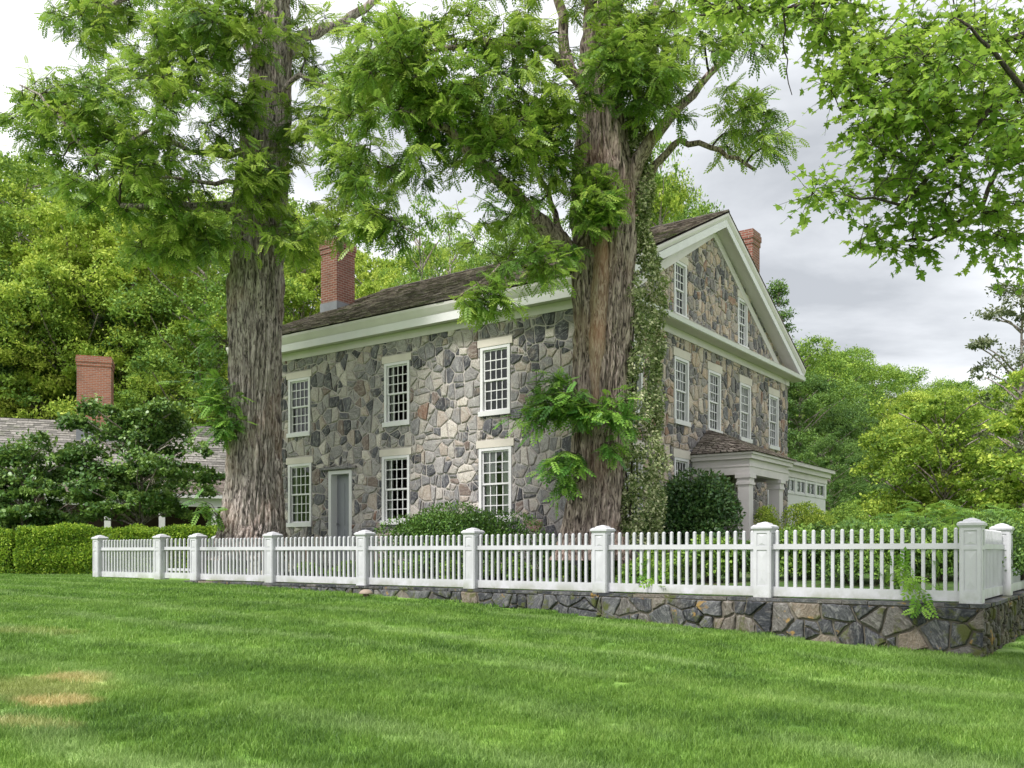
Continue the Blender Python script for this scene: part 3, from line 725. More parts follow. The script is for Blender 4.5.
# front door, set deep in the wall
c, w_, z0, z1 = DOOR
b = MB(); b.box(-c - w_ / 2, -c - w_ / 2 + .1, -.02, .30, z0, z1); b.box(-c + w_ / 2 - .1, -c + w_ / 2, -.02, .30, z0, z1); b.box(-c - w_ / 2 + .1, -c + w_ / 2 - .1, -.02, .30, z1 - .09, z1)
df = b.build('door_frame', WHITE, house)
b = MB(); b.box(-c - w_ / 2 + .1, -c + w_ / 2 - .1, .20, .25, z0, z1 - .09)
for (xa_, xb_) in ((-.28, -.04), (.04, .28)):
    for za, zb in ((.2, .9), (1.0, 2.1)): b.box(-c + xa_, -c + xb_, .188, .199, z0 + za, z0 + zb)
dr = b.build('door', GREYDOOR, house)
b = MB(); b.box(-c - .3, -c - .24, .15, .186, z0 + 1.0, z0 + 1.05); b.build('handle', LEAD, dr)
b = MB(); b.box(-c - .68, -c + .62, -.10, .05, z1 + .03, z1 + .09); b.build('door_lintel', STONE, house)
b = MB(); b.box(-c - .6, -c + .6, -.9, -.03, .75, 1.2); b.build('doorstep', STONE_W, house)
# side door under the porch
b = MB(); b.box(.07, .12, 5.4, 6.5, 1.25, 3.45); b.build('side_door', WHITE, house, (-.2, 0, 0))

# chimneys -------------------------------------------------------------
def chimney(name, parent, x, y, w_, d_, z0, z1, mat, flash=None):
    b = MB(); b.box(x - w_ / 2, x + w_ / 2, y - d_ / 2, y + d_ / 2, z0, z1 - .42)
    ch = b.build(name, mat, parent)
    b = MB(); k = .022; b.box(x - w_ / 2 - k, x + w_ / 2 + k, y - d_ / 2 - k, y + d_ / 2 + k, z1 - .418, z1 - .27)
    b.box(x - w_ / 2 - 2 * k, x + w_ / 2 + 2 * k, y - d_ / 2 - 2 * k, y + d_ / 2 + 2 * k, z1 - .268, z1 - .1)
    b.box(x - w_ / 2 - k, x + w_ / 2 + k, y - d_ / 2 - k, y + d_ / 2 + k, z1 - .098, z1)
    b.build('chimney_cap', mat, ch)
    if flash: b = MB(); b.box(x - w_ / 2 - .02, x + w_ / 2 + .02, y - d_ / 2 - .02, y + d_ / 2 + .02, flash[0], flash[1]); b.build('flashing', LEAD, ch)
    return ch
chimney('chimney', house, -11.3, 3.30, .70, .76, 8.2, 11.18, BRICK, (8.4, 9.24))['label'] = 'tall red brick chimney on the left end of the roof'
chimney('chimney', house, -.42, 9.40, .54, .58, 7.8, 11.0, BRICK, (8.4, 9.3))['label'] = 'red brick chimney behind the gable peak'
chimney('chimney', house, -1.25, 3.1, .66, .7, 8.2, 10.6, BRICK, (8.4, 9.35))

# porch on the gable end ------------------------------------------------
PV0, PV1, PP = 4.55, 7.35, 1.5
porch = empty('entrance_porch', (0, 0, 0)); porch.parent = house; porch.name = 'porch'
b = MB(); b.box(.02, PP, PV0, PV0 + .2, 3.43, 3.80); b.box(.02, PP, PV1 - .2, PV1, 3.43, 3.80); b.box(PP - .2, PP, PV0 + .2, PV1 - .2, 3.43, 3.80)
b.box(.02, PP + .02, PV0 - .02, PV1 + .02, 3.62, 3.66); b.build('entablature', TRIM, porch)
b = MB(); b.box(.02, PP + .09, PV0 - .09, PV1 + .09, 3.802, 3.90); b.box(.02, PP + .14, PV0 - .14, PV1 + .14, 3.902, 3.955); b.build('porch_cornice', TRIM, porch)
for yy in (PV0 + .16, PV1 - .5):
    b = MB(); b.box(PP - .30, PP - .02, yy - .14, yy + .14, 1.25, 3.18)
    for (k, za, zb) in ((.035, 3.18, 3.24), (.02, 3.24, 3.34), (.055, 3.34, 3.43), (.04, 1.25, 1.42)): b.box(PP - .30 - k, PP - .02 + k, yy - .14 - k, yy + .14 + k, za + .001, zb)
    b.build('column', TRIM, porch)
# hipped porch roof
b = MB(); ex = PP + .18; a0, a1 = PV0 - .18, PV1 + .18; zt, ze = 4.68, 3.965; r0, r1 = 5.45, 6.45
def hipface(P0, P1, Q0, Q1, n=13):
    P0, P1, Q0, Q1 = map(Vector, (P0, P1, Q0, Q1)); nv = (P1 - P0).cross(Q0 - P0).normalized()
    if nv.z < 0: nv = -nv
    for k in range(n):
        t0, t1 = k / n, (k + 1) / n + .02
        A, B, C_, D = P0.lerp(Q0, t0), P1.lerp(Q1, t0), P1.lerp(Q1, t1), P0.lerp(Q0, t1); m_ = max(1, int((B - A).length / .16))
        for i in range(m_):
            s0, s1 = i / m_ + .01, (i + 1) / m_ - .01; t = random.uniform(.014, .03)
            a_, b_, c_, d_ = A.lerp(B, s0), A.lerp(B, s1), D.lerp(C_, s1), D.lerp(C_, s0)
            b.add([a_, b_, b_ + nv * t, a_ + nv * t, c_ + nv * .004, d_ + nv * .004], [(0, 1, 2, 3), (3, 2, 4, 5), (0, 3, 5), (1, 4, 2)], max(.001, random.random()))
hipface((.03, a0, ze), (ex, a0, ze), (.03, r0, zt), (.10, r0, zt)); hipface((ex, a0, ze), (ex, a1, ze), (.10, r0, zt), (.10, r1, zt)); hipface((ex, a1, ze), (.03, a1, ze), (.10, r1, zt), (.03, r1, zt))
b.add([(.02, a0, ze - .008), (ex, a0, ze - .008), (ex, a1, ze - .008), (.02, a1, ze - .008)], [(0, 1, 2, 3)], .2)
b.build('porch_roof', SHING_P, porch)
b = MB(); b.box(.03, PP + .2, PV0 - .1, PV1 + .1, .9, 1.24); b.build('porch_floor', STONE_W, porch)

# low service wing behind the gable end ---------------------------------
wing = empty('rear_wing', HW(-.0, HWd + .05), HR, label='low white rear wing with a row of transom windows past the porch', cat='wing')
b = MB(); b.box(-6, -.15, 0, 4.45, .7, 3.42); b.build('wall', WHITE, wing)
b = MB(); b.box(-6, -.1, 0, 4.5, 3.96, 4.16); b.box(-6, .0, 0, 4.6, 4.162, 4.32); b.box(-6, .12, 0, 4.72, 4.322, 4.44); b.build('cornice', TRIM, wing)
b = MB(); b.add([(-6, -.01, 4.446), (.16, -.01, 4.446), (.16, 4.76, 4.446), (-6, 4.76, 4.446), (-6, 0, 4.9), (-3, 0, 4.75), (-3, 3.5, 4.75), (-6, 3.5, 4.9)], [(0, 1, 5, 4), (1, 2, 6, 5), (2, 3, 7, 6), (4, 5, 6, 7), (3, 2, 1, 0)]); b.build('roof', SHING, wing)
b = MB(); b.box(-.5, -.15, 0, .25, 3.43, 3.955)
for k in range(5): b.box(-.22, -.12, .0 + k * 1.06, .22 + k * 1.06 if k < 4 else 4.46, 3.43, 3.955)
b.box(-.2, -.13, .22, 4.24, 3.425, 3.50); b.box(-.2, -.13, .22, 4.24, 3.87, 3.95)
b.build('transom_frame', WHITE, wing)
for k in range(4):
    for j in range(2):
        y_ = .26 + k * 1.06 + j * .41
        b = MB(); b.box(-.19, -.175, y_, y_ + .36, 3.50, 3.87); p_ = b.build('window', GLASS, wing)
        b = MB(); b.box(-.195, -.15, y_ + .36, y_ + .41, 3.50, 3.87); b.box(-.185, -.16, y_, y_ + .36, 3.50, 3.54); b.build('sash', WHITE, p_)
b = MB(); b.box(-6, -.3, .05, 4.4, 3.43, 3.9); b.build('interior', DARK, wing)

# ------------------------------------------------------------------ long low wing at the far left
wz = empty('shingled_outbuilding', (-21.5, 34.5, 0), R(19), label='low outbuilding with grey shingle roof and white porch behind the dark trees', cat='outbuilding')
b = MB(); b.box(-6, 11.5, 0, 6, .5, 4.6); b.build('wall', BROWNW, wz)
b = MB(); shingle_slope(b, -6.4, 11.9, -.5, 4.75, 3.0, 7.15, .2, .2, .45); shingle_slope(b, -6.4, 11.9, 6.5, 4.75, 3.0, 7.15, .35, .4, .8)
ro = b.build('roof', SHING_G, wz)
b = MB(); b.add([(-6.4, -.5, 4.72), (11.9, -.5, 4.72), (11.9, 3, 7.12), (-6.4, 3, 7.12), (-6.4, 6.5, 4.72), (11.9, 6.5, 4.72)], [(0, 1, 2, 3), (3, 2, 5, 4)]); b.build('roof_deck', BROWNW, ro)
b = MB(); b.box(11.0, 11.5, -.02, -.001, 2.5, 4.5); b.build('siding', RED, wz)
b = MB(); shingle_slope(b, 3.6, 11.9, -2.9, 3.75, -.05, 4.6, .18, .15, .35); b.build('porch_roof', SHING_P, wz)
b = MB(); b.box(3.7, 11.8, -2.8, -2.55, 3.3, 3.72); b.box(3.6, 11.9, -2.92, -2.802, 3.62, 3.74); b.build('porch_beam', WHITE, wz)
for xx in (3.9, 5.8, 7.7, 9.6, 11.6):
    b = MB(); b.box(xx - .11, xx + .11, -2.78, -2.56, .7, 3.299); b.box(xx - .16, xx + .16, -2.83, -2.51, 3.12, 3.24); b.build('porch_post', WHITE, wz)
b = MB(); b.box(3.6, 11.9, -2.7, -.02, .5, .95); b.build('porch_floor', BROWNW, wz)
for xx in (-3.5, -.5, 2.4): 
    w__ = MB(); w__.box(xx - .5, xx + .5, -.06, .0, 2.0, 3.6); f_ = w__.build('window', WHITE, wz); w__ = MB(); w__.box(xx - .42, xx + .42, -.075, -.061, 2.08, 3.52); w__.build('pane', GLASS, f_)
chimney('chimney', wz, 4.9, 2.2, 1.3, 1.3, 5.5, 9.7, BRICK_O, (5.6, 6.7))

# ------------------------------------------------------------------ fence
POST = [0, 2.73, 5.45, 8.15, 10.87, 13.65, 16.31]
def post_parts():
    b = MB(); h = .12; b.box(-h, h, -h, h, 0, 1.0); 
    k = .012
    for sx, sy in ((0, -1), (1, 0), (0, 1), (-1, 0)):
        def bx(a0_, a1_, z0_, z1_, d=k):
            if sx == 0: b.box(a0_, a1_, min(sy * h, sy * (h + d)), max(sy * h, sy * (h + d)), z0_, z1_)
            else: b.box(min(sx * h, sx * (h + d)), max(sx * h, sx * (h + d)), a0_, a1_, z0_, z1_)
        bx(-h + .001, h - .001, .0, .17); bx(-h + .001, -h + .045, .17, .97); bx(h - .045, h - .001, .17, .97); bx(-h + .045, h - .045, .69, .745); bx(-h + .045, h - .045, .935, .97)
        for z0_, z1_ in ((.18, .68), (.755, .925)):
            zc_ = (z0_ + z1_) / 2
            P = [(-h + .05, z0_), (h - .05, z0_), (h - .05, z1_), (-h + .05, z1_)]
            def Q(a, z, d): return (a, sy * (h + d), z) if sx == 0 else (sx * (h + d), a, z)
            f_ = [(0, 1, 5, 4), (1, 2, 5), (2, 3, 4, 5), (3, 0, 4)]; in0, in1 = zc_ - (z1_ - z0_) * .28, zc_ + (z1_ - z0_) * .28
            V_ = [Q(P[0][0], z0_, .001), Q(P[1][0], z0_, .001), Q(P[2][0], z1_, .001), Q(P[3][0], z1_, .001), Q(0, in0, .011), Q(0, in1, .011)]
            b.add(V_, [(0, 1, 4), (1, 2, 5, 4), (2, 3, 5), (3, 0, 4, 5)])
    c_ = MB(); c_.box(-.155, .155, -.155, .155, 1.001, 1.032); c_.frustum(0, 0, .96, .124, 1.0, .148); c_.frustum(0, 0, 1.032, .15, 1.055, .12); c_.frustum(0, 0, 1.055, .095, 1.075, .085); c_.frustum(0, 0, 1.075, .085, 1.10, .015)
    return b.mesh('post', WHITE_F), c_.mesh('post_cap', WHITE_F)
pm, pcm = post_parts()
def add_post(par, x, y=0):
    p_ = link('post', pm, None, par, (x, y, 0)); link('post_cap', pcm, None, p_); return p_
def panel_mesh(length, n):
    r_ = MB(); r_.box(-length / 2, length / 2, -.03, .03, .02, .155); r2 = MB(); r2.box(-length / 2, length / 2, -.045, -.024, .70, .775)
    pk = MB()
    for i in range(n):
        x = -length / 2 + length * (i + .5) / n + random.uniform(-.003, .003); t = random.uniform(-.004, .004); h = .975 + random.uniform(-.004, .004)
        pk.box(x - .021, x + .021, -.022, .020, .156, h - .02); pk.frustum(x, 0, h - .019, .021, h, .009)
    return r_.mesh('rail', WHITE_F), r2.mesh('rail', WHITE_F), pk.mesh('pickets', WHITE_F)
def add_panel(par, xc, length, n, ms=None, along='x', yc=0):
    ms = ms or panel_mesh(length, n)
    loc = (xc, yc, 0); rot = (0, 0, 0) if along == 'x' else (0, 0, R(90))
    a = link('picket_panel', ms[2], None, par, loc, rot); link('rail', ms[0], None, a); link('rail', ms[1], None, a); return ms
fence = empty('picket_fence', (FC[0], FC[1], FT), HR, label='white picket fence running the length of the lawn in front of the house', cat='fence')
for u in POST: add_post(fence, -u)
for a_, b_ in zip(POST[:-1], POST[1:]): add_panel(fence, -(a_ + b_) / 2, (b_ - a_) - .242, 19)
end = empty('picket_fence', FW(0, 0, FT), HR, label='short white picket fence left of the gate with one panel beside the clipped hedge', cat='fence')
add_post(end, -17.75); add_post(end, -20.49); add_panel(end, -(17.75 + 20.49) / 2, 20.49 - 17.75 - .242, 19)
gate = empty('picket_gate', FW(17.03, 0.02, FT + .01), HR, label='narrow white picket gate between two posts near the left trunk', cat='gate')
ms = panel_mesh(1.18, 7)
g_ = link('picket_panel', ms[2], None, gate); link('rail', ms[0], None, gate); link('rail', ms[1], None, gate)
b = MB(); b.box(-.55, .55, .0, .018, .2, .26, Matrix.Rotation(0, 4, 'Y')); b.build('brace', WHITE_F, gate)
side = empty('picket_fence', FW(0, 0, FT), HR, label='white picket fence turning the right corner away from the camera', cat='fence')
for k in range(1, 5): add_post(side, 0, 2.73 * k)
ms = panel_mesh(2.48, 19)
for k in range(4): add_panel(side, 0, 2.48, 17, ms, 'y', 2.73 * (k + .5))
b = empty('gate_post', FW(17.3, 1.35, FT), HR, label='lone white capped post standing behind the small gate', cat='post'); add_post(b, 0)

# ------------------------------------------------------------------ retaining wall
rw = empty('retaining_wall', (FC[0], FC[1], 0), HR, label='low dry fieldstone wall carrying the white picket fence', cat='wall')
def wbase(u): return LZ(FC[0] + Lx * u, FC[1] + Ly * u - .2) - .18
domw = [(-16.6, .62), (.17, -.12), (.17, FT - .05), (-16.6, FT - .05)]
b = MB(); b.add([(-16.6, -.15, .3), (.14, -.15, -.4), (.14, -.15, FT - .012), (-16.6, -.15, FT - .012), (-16.6, .25, .3), (-.26, .25, -.4), (-.26, .25, FT - .012), (-16.6, .25, FT - .012)],
    [(0, 1, 2, 3), (3, 2, 6, 7), (5, 4, 7, 6), (0, 3, 7, 4)])
b.add([(.14, -.15, -.4), (.14, 11.5, -.4), (.14, 11.5, FT - .012), (.14, -.15, FT - .012), (-.26, .25, -.4), (-.26, 11.5, -.4), (-.26, 11.5, FT - .012), (-.26, .25, FT - .012)],
    [(0, 1, 2, 3), (3, 2, 6, 7), (5, 4, 7, 6), (1, 5, 6, 2)])
b.build('mortar_core', MORTAR_W, rw)
stones(domw, [], .10, .18, 1.5, 27, .009, .05, 1.8, .06, .010, (.35, .1)).build('stone_face', STONE_W, rw, (0, -.15, 0))
stones([(-.17, -.3), (11.5, -.1), (11.5, FT - .05), (-.17, FT - .05)], [], .06, .17, .9, 23, .012, .05).build('mossy_stone_face', MOSSW, rw, (.14, 0, 0), (0, 0, R(90)))
# flat coping stones
cp = MB(); x = -16.6
while x < .16:
    xe = min(.19, x + random.uniform(.25, .7)); j = random.uniform(-.02, .02); cp.box(x + .006, xe - .006, -.175 + j, .24, FT - .048, FT - .003 - random.random() * .006, a=random.uniform(.01, .99)); x = xe
y = .25
while y < 11.5:
    ye = y + random.uniform(.25, .6); cp.box(-.24, .19 + random.uniform(-.02, .02), y + .006, ye - .006, FT - .048, FT - .006, a=random.uniform(.01, .99)); y = ye
cp.build('coping', STONE_W, rw)
#PART2
# ------------------------------------------------------------------ foliage tools
def unit(a): return a / np.maximum(np.linalg.norm(a, axis=-1, keepdims=True), 1e-9)
def rv(n): return unit(rng.normal(size=(n, 3)))
QUAD = (np.array([(0, 0, 0), (.48, .27, .05), (1, 0, -.04), (.48, -.27, .05)], float), [(0, 1, 2, 3)])
WIDE = (np.array([(0, 0, 0), (.3, .34, .04), (.75, .26, .03), (1, 0, -.08), (.75, -.26, .03), (.3, -.34, .04)], float), [(0, 1, 2, 3, 4, 5)])
def compound(pairs, ll, lw, droop=.25, ang=62):
    V = []; Fc = []
    for i in range(pairs * 2 + 1):
        k = i // 2; t = (k + 1) / (pairs + .6) if i < pairs * 2 else .99; s = (1 if i % 2 else -1) if i < pairs * 2 else 0
        bx_, bz = t, -droop * t * t; a = R(ang) * s; dx, dy = math.cos(a), math.sin(a)
        L_ = ll * (1 - .35 * abs(t - .5)); px, py = -dy, dx; tilt = -.25 * L_
        b = len(V)
        V += [(bx_, 0, bz), (bx_ + dx * L_ * .5 + px * lw, dy * L_ * .5 + py * lw, bz + tilt * .3), (bx_ + dx * L_, dy * L_, bz + tilt), (bx_ + dx * L_ * .5 - px * lw, dy * L_ * .5 - py * lw, bz + tilt * .3)]
        Fc.append((b, b + 1, b + 2, b + 3))
    b = len(V); V += [(0, -.006, 0), (.5, -.005, -droop * .25), (1, 0, -droop), (.5, .005, -droop * .25), (0, .006, 0)]; Fc.append((b, b + 1, b + 2, b + 3, b + 4))
    return np.array(V, float), Fc
LOC = compound(5, .34, .088)
FRD = compound(9, .34, .042, .35, 70)
_mp = [(0, .0), (-.02, .16), (-.05, .44), (.12, .30), (.20, .34), (.34, .56), (.44, .42), (.42, .20), (.58, .26), (.66, .17), (1.0, 0)]
MPL = (np.array([(x, y, -.10 * abs(y)) for x, y in _mp] + [(x, -y, -.10 * abs(y)) for x, y in _mp[-2:0:-1]], float), None)
MPL = (MPL[0], [tuple(range(len(MPL[0])))])
def leaves(name, tmpl, P, D, Nn, S, mat, parent=None, leaf=None):
    T, fc = tmpl; n = len(P); k = len(T)
    D = unit(D); Y_ = unit(np.cross(Nn, D)); Z_ = np.cross(D, Y_)
    B = np.stack([D, Y_, Z_], 1)                         # n,3,3
    V = P[:, None, :] + np.einsum('kj,njc->nkc', T, B) * np.asarray(S).reshape(-1, 1, 1)
    fl = np.concatenate([np.array(f) for f in fc]); st = np.cumsum([0] + [len(f) for f in fc[:-1]]); tot = len(fl)
    lv = (np.arange(n)[:, None] * k + fl).ravel(); ls = (np.arange(n)[:, None] * tot + st).ravel()
    leaf = rng.random(n) if leaf is None else leaf
    me = mesh_np(name, V.reshape(-1, 3), lv, ls, False, {'leaf': np.repeat(leaf, k)})
    return link(name, me, mat, parent)

def ridged_trunk(path, radii, mat, parent, name='trunk', N=150, step=.05, amp=.07, freq=9.0, flute=.10, seed=0, sides=None):
    """furrowed trunk: path of points, radii, real relief in the mesh"""
    path = np.array(path, float); seg = np.linalg.norm(np.diff(path, axis=0), axis=1); s = np.r_[0, np.cumsum(seg)]
    n = int(s[-1] / step); t = np.linspace(0, s[-1], n)
    C_ = np.stack([np.interp(t, s, path[:, i]) for i in range(3)], -1)
    for _ in range(12): C_[1:-1] = (C_[:-2] + C_[1:-1] * 2 + C_[2:]) / 4
    r = np.interp(t, s, radii)
    for _ in range(8): r[1:-1] = (r[:-2] + r[1:-1] * 2 + r[2:]) / 4
    th = np.linspace(0, 2 * np.pi, N, endpoint=False); TH, TT = np.meshgrid(th, t); RR = r[:, None] + 0 * TH
    cx_, sx_ = np.cos(TH), np.sin(TH)
    wz_ = fbm(np.stack([cx_ * 2 + seed, sx_ * 2, TT * .9], -1).reshape(-1, 3), 2).reshape(TH.shape) * .9
    p = np.stack([cx_ * freq * .35 * RR / .55 * 2 + wz_ + seed, sx_ * freq * .35 * RR / .55 * 2 + wz_, TT * .75 + wz_], -1).reshape(-1, 3)
    a = 1 - np.abs(2 * fbm(p, 2) - 1) ** .8; b = 1 - np.abs(2 * fbm(p * np.array([2.2, 2.2, 1.7]) + 9, 2) - 1)
    a = (a.reshape(TH.shape) - .75); b = b.reshape(TH.shape) - .7
    fl = (fbm(np.stack([cx_ * 1.3 + seed, sx_ * 1.3, TT * .12], -1).reshape(-1, 3), 2).reshape(TH.shape) - .5)
    rad = RR * (1 + flute * 2 * fl) - amp * 2.2 * np.clip(a, -.3, .25) - amp * .8 * b
    V = np.stack([C_[:, None, 0] + rad * cx_, C_[:, None, 1] + rad * sx_, C_[:, None, 2] + 0 * TH], -1)
    idx = np.arange(n * N).reshape(n, N); q = np.stack([idx[:-1], np.roll(idx[:-1], -1, 1), np.roll(idx[1:], -1, 1), idx[1:]], -1).reshape(-1, 4)
    me = mesh_np(name, V.reshape(-1, 3), q.ravel(), np.arange(len(q)) * 4, True)
    return link(name, me, mat, parent)
def wig(pts, amt=.12, n=4):
    """subdivide a polyline with a natural wiggle"""
    out = []
    for a, b in zip(pts[:-1], pts[1:]):
        a, b = Vector(a), Vector(b); L_ = (b - a).length
        for k in range(n):
            p = a.lerp(b, k / n)
            if k: p += Vector((random.uniform(-1, 1), random.uniform(-1, 1), random.uniform(-1, 1))) * amt * L_ / n
            out.append(p)
    out.append(Vector(pts[-1])); return out
def taper(n, r0, r1): return [r0 + (r1 - r0) * (i / max(1, n - 1)) ** .8 for i in range(n)]

def big_tree(root, limbs, ells, ncl, tmpl, size, mat, per=34, seed=1, crad=.62, limbmat=BARK, gap=.47, droop=.5, thick=.018, tw=1.0):
    """limbs: list of (points, r0, r1); ells: crown regions (px, py, rx, ry, depth, rdepth, weight)"""
    r_ = random.Random(seed); br = MB(); nodes = []
    for pts, r0, r1 in limbs:
        pts = wig(pts, .16, 4); rr = taper(len(pts), r0, r1); lim = MB(); lim.tube(pts, rr, 10)
        lim.build('limb', limbmat, root, smooth=True); nodes += [(p, a) for p, a in zip(pts, rr)]
    NP = np.array([tuple(p) for p, a in nodes])
    W = [e_[6] for e_ in ells]; cen = []; tries = 0
    while len(cen) < ncl and tries < ncl * 30:
        tries += 1; e_ = r_.choices(ells, W)[0]
        while True:
            a = [r_.uniform(-1, 1) for _ in range(3)]
            if sum(x * x for x in a) < 1: break
        p = at(e_[0] + a[0] * e_[2], e_[1] + a[1] * e_[3], e_[4]) ; p = at(e_[0] + a[0] * e_[2], e_[1] + a[1] * e_[3], e_[4] + a[2] * e_[5])
        if len(e_) < 8 and vnoise(np.array([[p.x * .9 + seed * 5, p.y * .9, p.z * 1.3]]))[0] < gap - .12: continue
        if min([(p - q_).length for q_ in cen] or [9]) < crad * .42: continue
        cen.append(p)
    P = []; D = []; Nn = []; S = []; A = []
    order = sorted(cen, key=lambda c: float(np.min(np.linalg.norm(NP - np.array(c), axis=1))))
    NR = [a for p, a in nodes]; NPL = [tuple(p) for p, a in nodes]
    for c in order:
        A_ = np.array(NPL); dv = np.linalg.norm(A_ - np.array(c), axis=1); j = int(np.argmin(dv + np.maximum(A_[:, 2] - c.z, 0) * .3)); d = float(dv[j]); src = Vector(NPL[j])
        mid = src.lerp(c, .5) + Vector((r_.uniform(-.1, .1) * d, r_.uniform(-.1, .1) * d, .10 * d)); pts = wig([src, mid, c], .14, 3); r0_ = min(NR[j] * .75, thick + .012 * d)
        br.tube(pts, taper(len(pts), r0_, max(.004, r0_ * .6)), 5, False); NPL.append(tuple(c)); NR.append(max(.006, r0_ * .6))
        out = (c - src); out.z *= .3; out = out.normalized() if out.length > 0 else Vector((1, 0, 0)); ca = r_.random()
        for t_ in range(5):
            dirv = (out * .7 + Vector((r_.uniform(-1, 1), r_.uniform(-1, 1), r_.uniform(-.95, .7)))).normalized(); ln = crad * r_.uniform(.6, 1.25)
            tip = c + dirv * ln + Vector((0, 0, -.12 * ln)); tp = wig([c, tip], .12, 3); br.tube(tp, taper(len(tp), .008 * tw, .003 * tw), 4, False)
            m_ = per // 5
            for i in range(m_):
                s = (i + .5) / m_; q_ = c.lerp(tip, s); side = 1 if i % 2 else -1
                hd = dirv.cross(Vector((0, 0, 1))).normalized() * side
                dl = (dirv * .7 + hd * .8 + Vector((r_.uniform(-.5, .5), r_.uniform(-.5, .5), r_.uniform(-.9, .55) - droop * .35)))
                P.append(q_); D.append(dl); Nn.append((r_.uniform(-.9, .9), r_.uniform(-1.0, .6), 1)); S.append(size * r_.uniform(.6, 1.2)); A.append(min(1, max(0, ca * .55 + r_.random() * .35 + .18 * s)))
    br.build('branches', TWIG, root, smooth=True)
    return leaves('foliage', tmpl, np.array([tuple(p) for p in P]), np.array([tuple(p) for p in D]), np.array(Nn, float), np.array(S), mat, root, np.array(A))

def sprouts(root, specs, size=.24, mat=SPROUT, tmpl=LOC, name='trunk_sprouts', seed=2):
    r_ = random.Random(seed); P = []; D = []; Nn = []; S = []; br = MB()
    for src, tip, n, spread in specs:
        src, tip = Vector(src), Vector(tip)
        for k in range(n):
            e_ = tip + Vector((r_.gauss(0, 1), r_.gauss(0, .8), r_.gauss(0, .8))) * spread; m_ = src.lerp(e_, .55) + Vector((0, 0, .12)); tp = wig([src, m_, e_], .1, 3); br.tube(tp, taper(len(tp), .010, .003), 4, False)
            for i in range(9):
                s = .25 + .75 * (i + .5) / 9; j = s * (len(tp) - 1); a = tp[int(j)].lerp(tp[min(int(j) + 1, len(tp) - 1)], j % 1); d = (e_ - src).normalized()
                P.append(a); D.append(d * .5 + Vector((r_.uniform(-1, 1), r_.uniform(-1, 1), r_.uniform(-.9, .3)))); Nn.append((r_.uniform(-.5, .5), r_.uniform(-.8, .2), 1)); S.append(size * r_.uniform(.7, 1.2))
    f_ = leaves(name, tmpl, np.array([tuple(p) for p in P]), np.array([tuple(p) for p in D]), np.array(Nn, float), np.array(S), mat, root); br.build('sprout_twigs', TWIG, f_)
    return f_

# ------------------------------------------------------------------ the two old locust trees
def TP(px, py, d): return tuple(at(px, py, d))
lt = empty('locust_tree', (0, 0, 0), label='old locust tree with thick furrowed grey trunk at the left end of the house', cat='tree')
dl = 21.6
path = [TP(251, 560, dl), TP(252, 530, dl), TP(254, 480, dl), TP(255, 400, dl), TP(256, 300, dl), TP(259, 240, dl), TP(263, 160, dl), TP(268, 100, dl), TP(272, 40, dl), TP(276, -60, dl), TP(280, -160, dl)]
px2m = dl / F
ridged_trunk(path, [x * px2m for x in (42, 30, 25.5, 24, 25.5, 25, 23, 20, 17, 14, 9)], BARK, lt, seed=3.1, amp=.095, flute=.12, N=230, step=.035)
limbs = [([TP(246, 210, dl), TP(215, 207, dl - .6), TP(170, 205, dl - 1.4), TP(120, 205, dl - 2.0)], .17, .05),
         ([TP(252, 150, dl), TP(222, 155, dl - .6), TP(190, 152, dl - 1), TP(150, 130, dl - 1.5), TP(95, 165, dl - 2)], .10, .03),
         ([TP(255, 185, dl), TP(200, 182, dl - 1), TP(160, 178, dl - 1.6)], .07, .025),
         ([TP(262, 120, dl), TP(215, 95, dl + .6), TP(120, 70, dl + 1), TP(50, 110, dl + .6), TP(35, 90, dl + .2)], .12, .03),
         ([TP(268, 70, dl), TP(235, 30, dl + .4), TP(170, -10, dl), TP(90, 10, dl - .5)], .14, .04),
         ([TP(283, 60, dl), TP(305, 35, dl + .3), TP(345, 22, dl + .6), TP(372, 2, dl + .8), TP(410, -20, dl + 1)], .17, .07),
         ([TP(278, 150, dl), TP(300, 138, dl), TP(335, 140, dl - .5), TP(370, 150, dl - 1)], .09, .03),
         ([TP(276, 95, dl), TP(300, 75, dl - .4), TP(335, 90, dl - .8), TP(365, 110, dl - 1)], .08, .03),
         ([TP(270, 10, dl), TP(240, -60, dl + .5), TP(200, -130, dl + 1)], .16, .06),
         ([TP(275, 0, dl), TP(320, -70, dl - .4), TP(360, -130, dl - 1)], .15, .05),
         ([TP(95, 165, dl - 2), TP(70, 130, dl - 2), TP(40, 95, dl - 2.1), TP(20, 85, dl - 2.1)], .05, .02)]
ells = [(70, 110, 65, 38, dl - 1.5, 1.0, .9), (150, 100, 95, 55, dl - 1.5, 1.8, 1.6), (140, 170, 90, 45, dl - 1.6, 1.4, 1.3), (170, 35, 95, 50, dl - .3, 2.0, 1.5), (110, 10, 55, 35, dl - .6, 1.2, .5),
        (215, 200, 45, 45, dl - 1.5, .7, .7), (215, 110, 40, 60, dl - 1.7, .7, .8), (175, 235, 50, 25, dl - 1.5, .7, .5), (330, 190, 40, 40, dl - .8, .8, .5), (290, 185, 45, 45, dl - 1.3, .8, .55), (312, 150, 35, 60, dl - .9, .9, .7), (238, 150, 35, 50, dl - 1.8, .6, .6), (245, 55, 35, 50, dl - 1.5, .6, .4), (340, 120, 45, 60, dl - .8, 1.4, .75), (320, 35, 65, 40, dl, 1.8, .6),
        (215, 20, 45, 50, dl - 1.8, .8, .6), (200, -60, 150, 60, dl, 3, 1.0), (330, -50, 80, 50, dl, 2, .5), (310, 225, 30, 20, dl - 1.5, .6, .3), (265, 240, 35, 18, dl - 1.7, .4, .35), (380, 60, 40, 45, dl, 1.4, .35), (365, 175, 30, 35, dl - 1, .8, .3)]
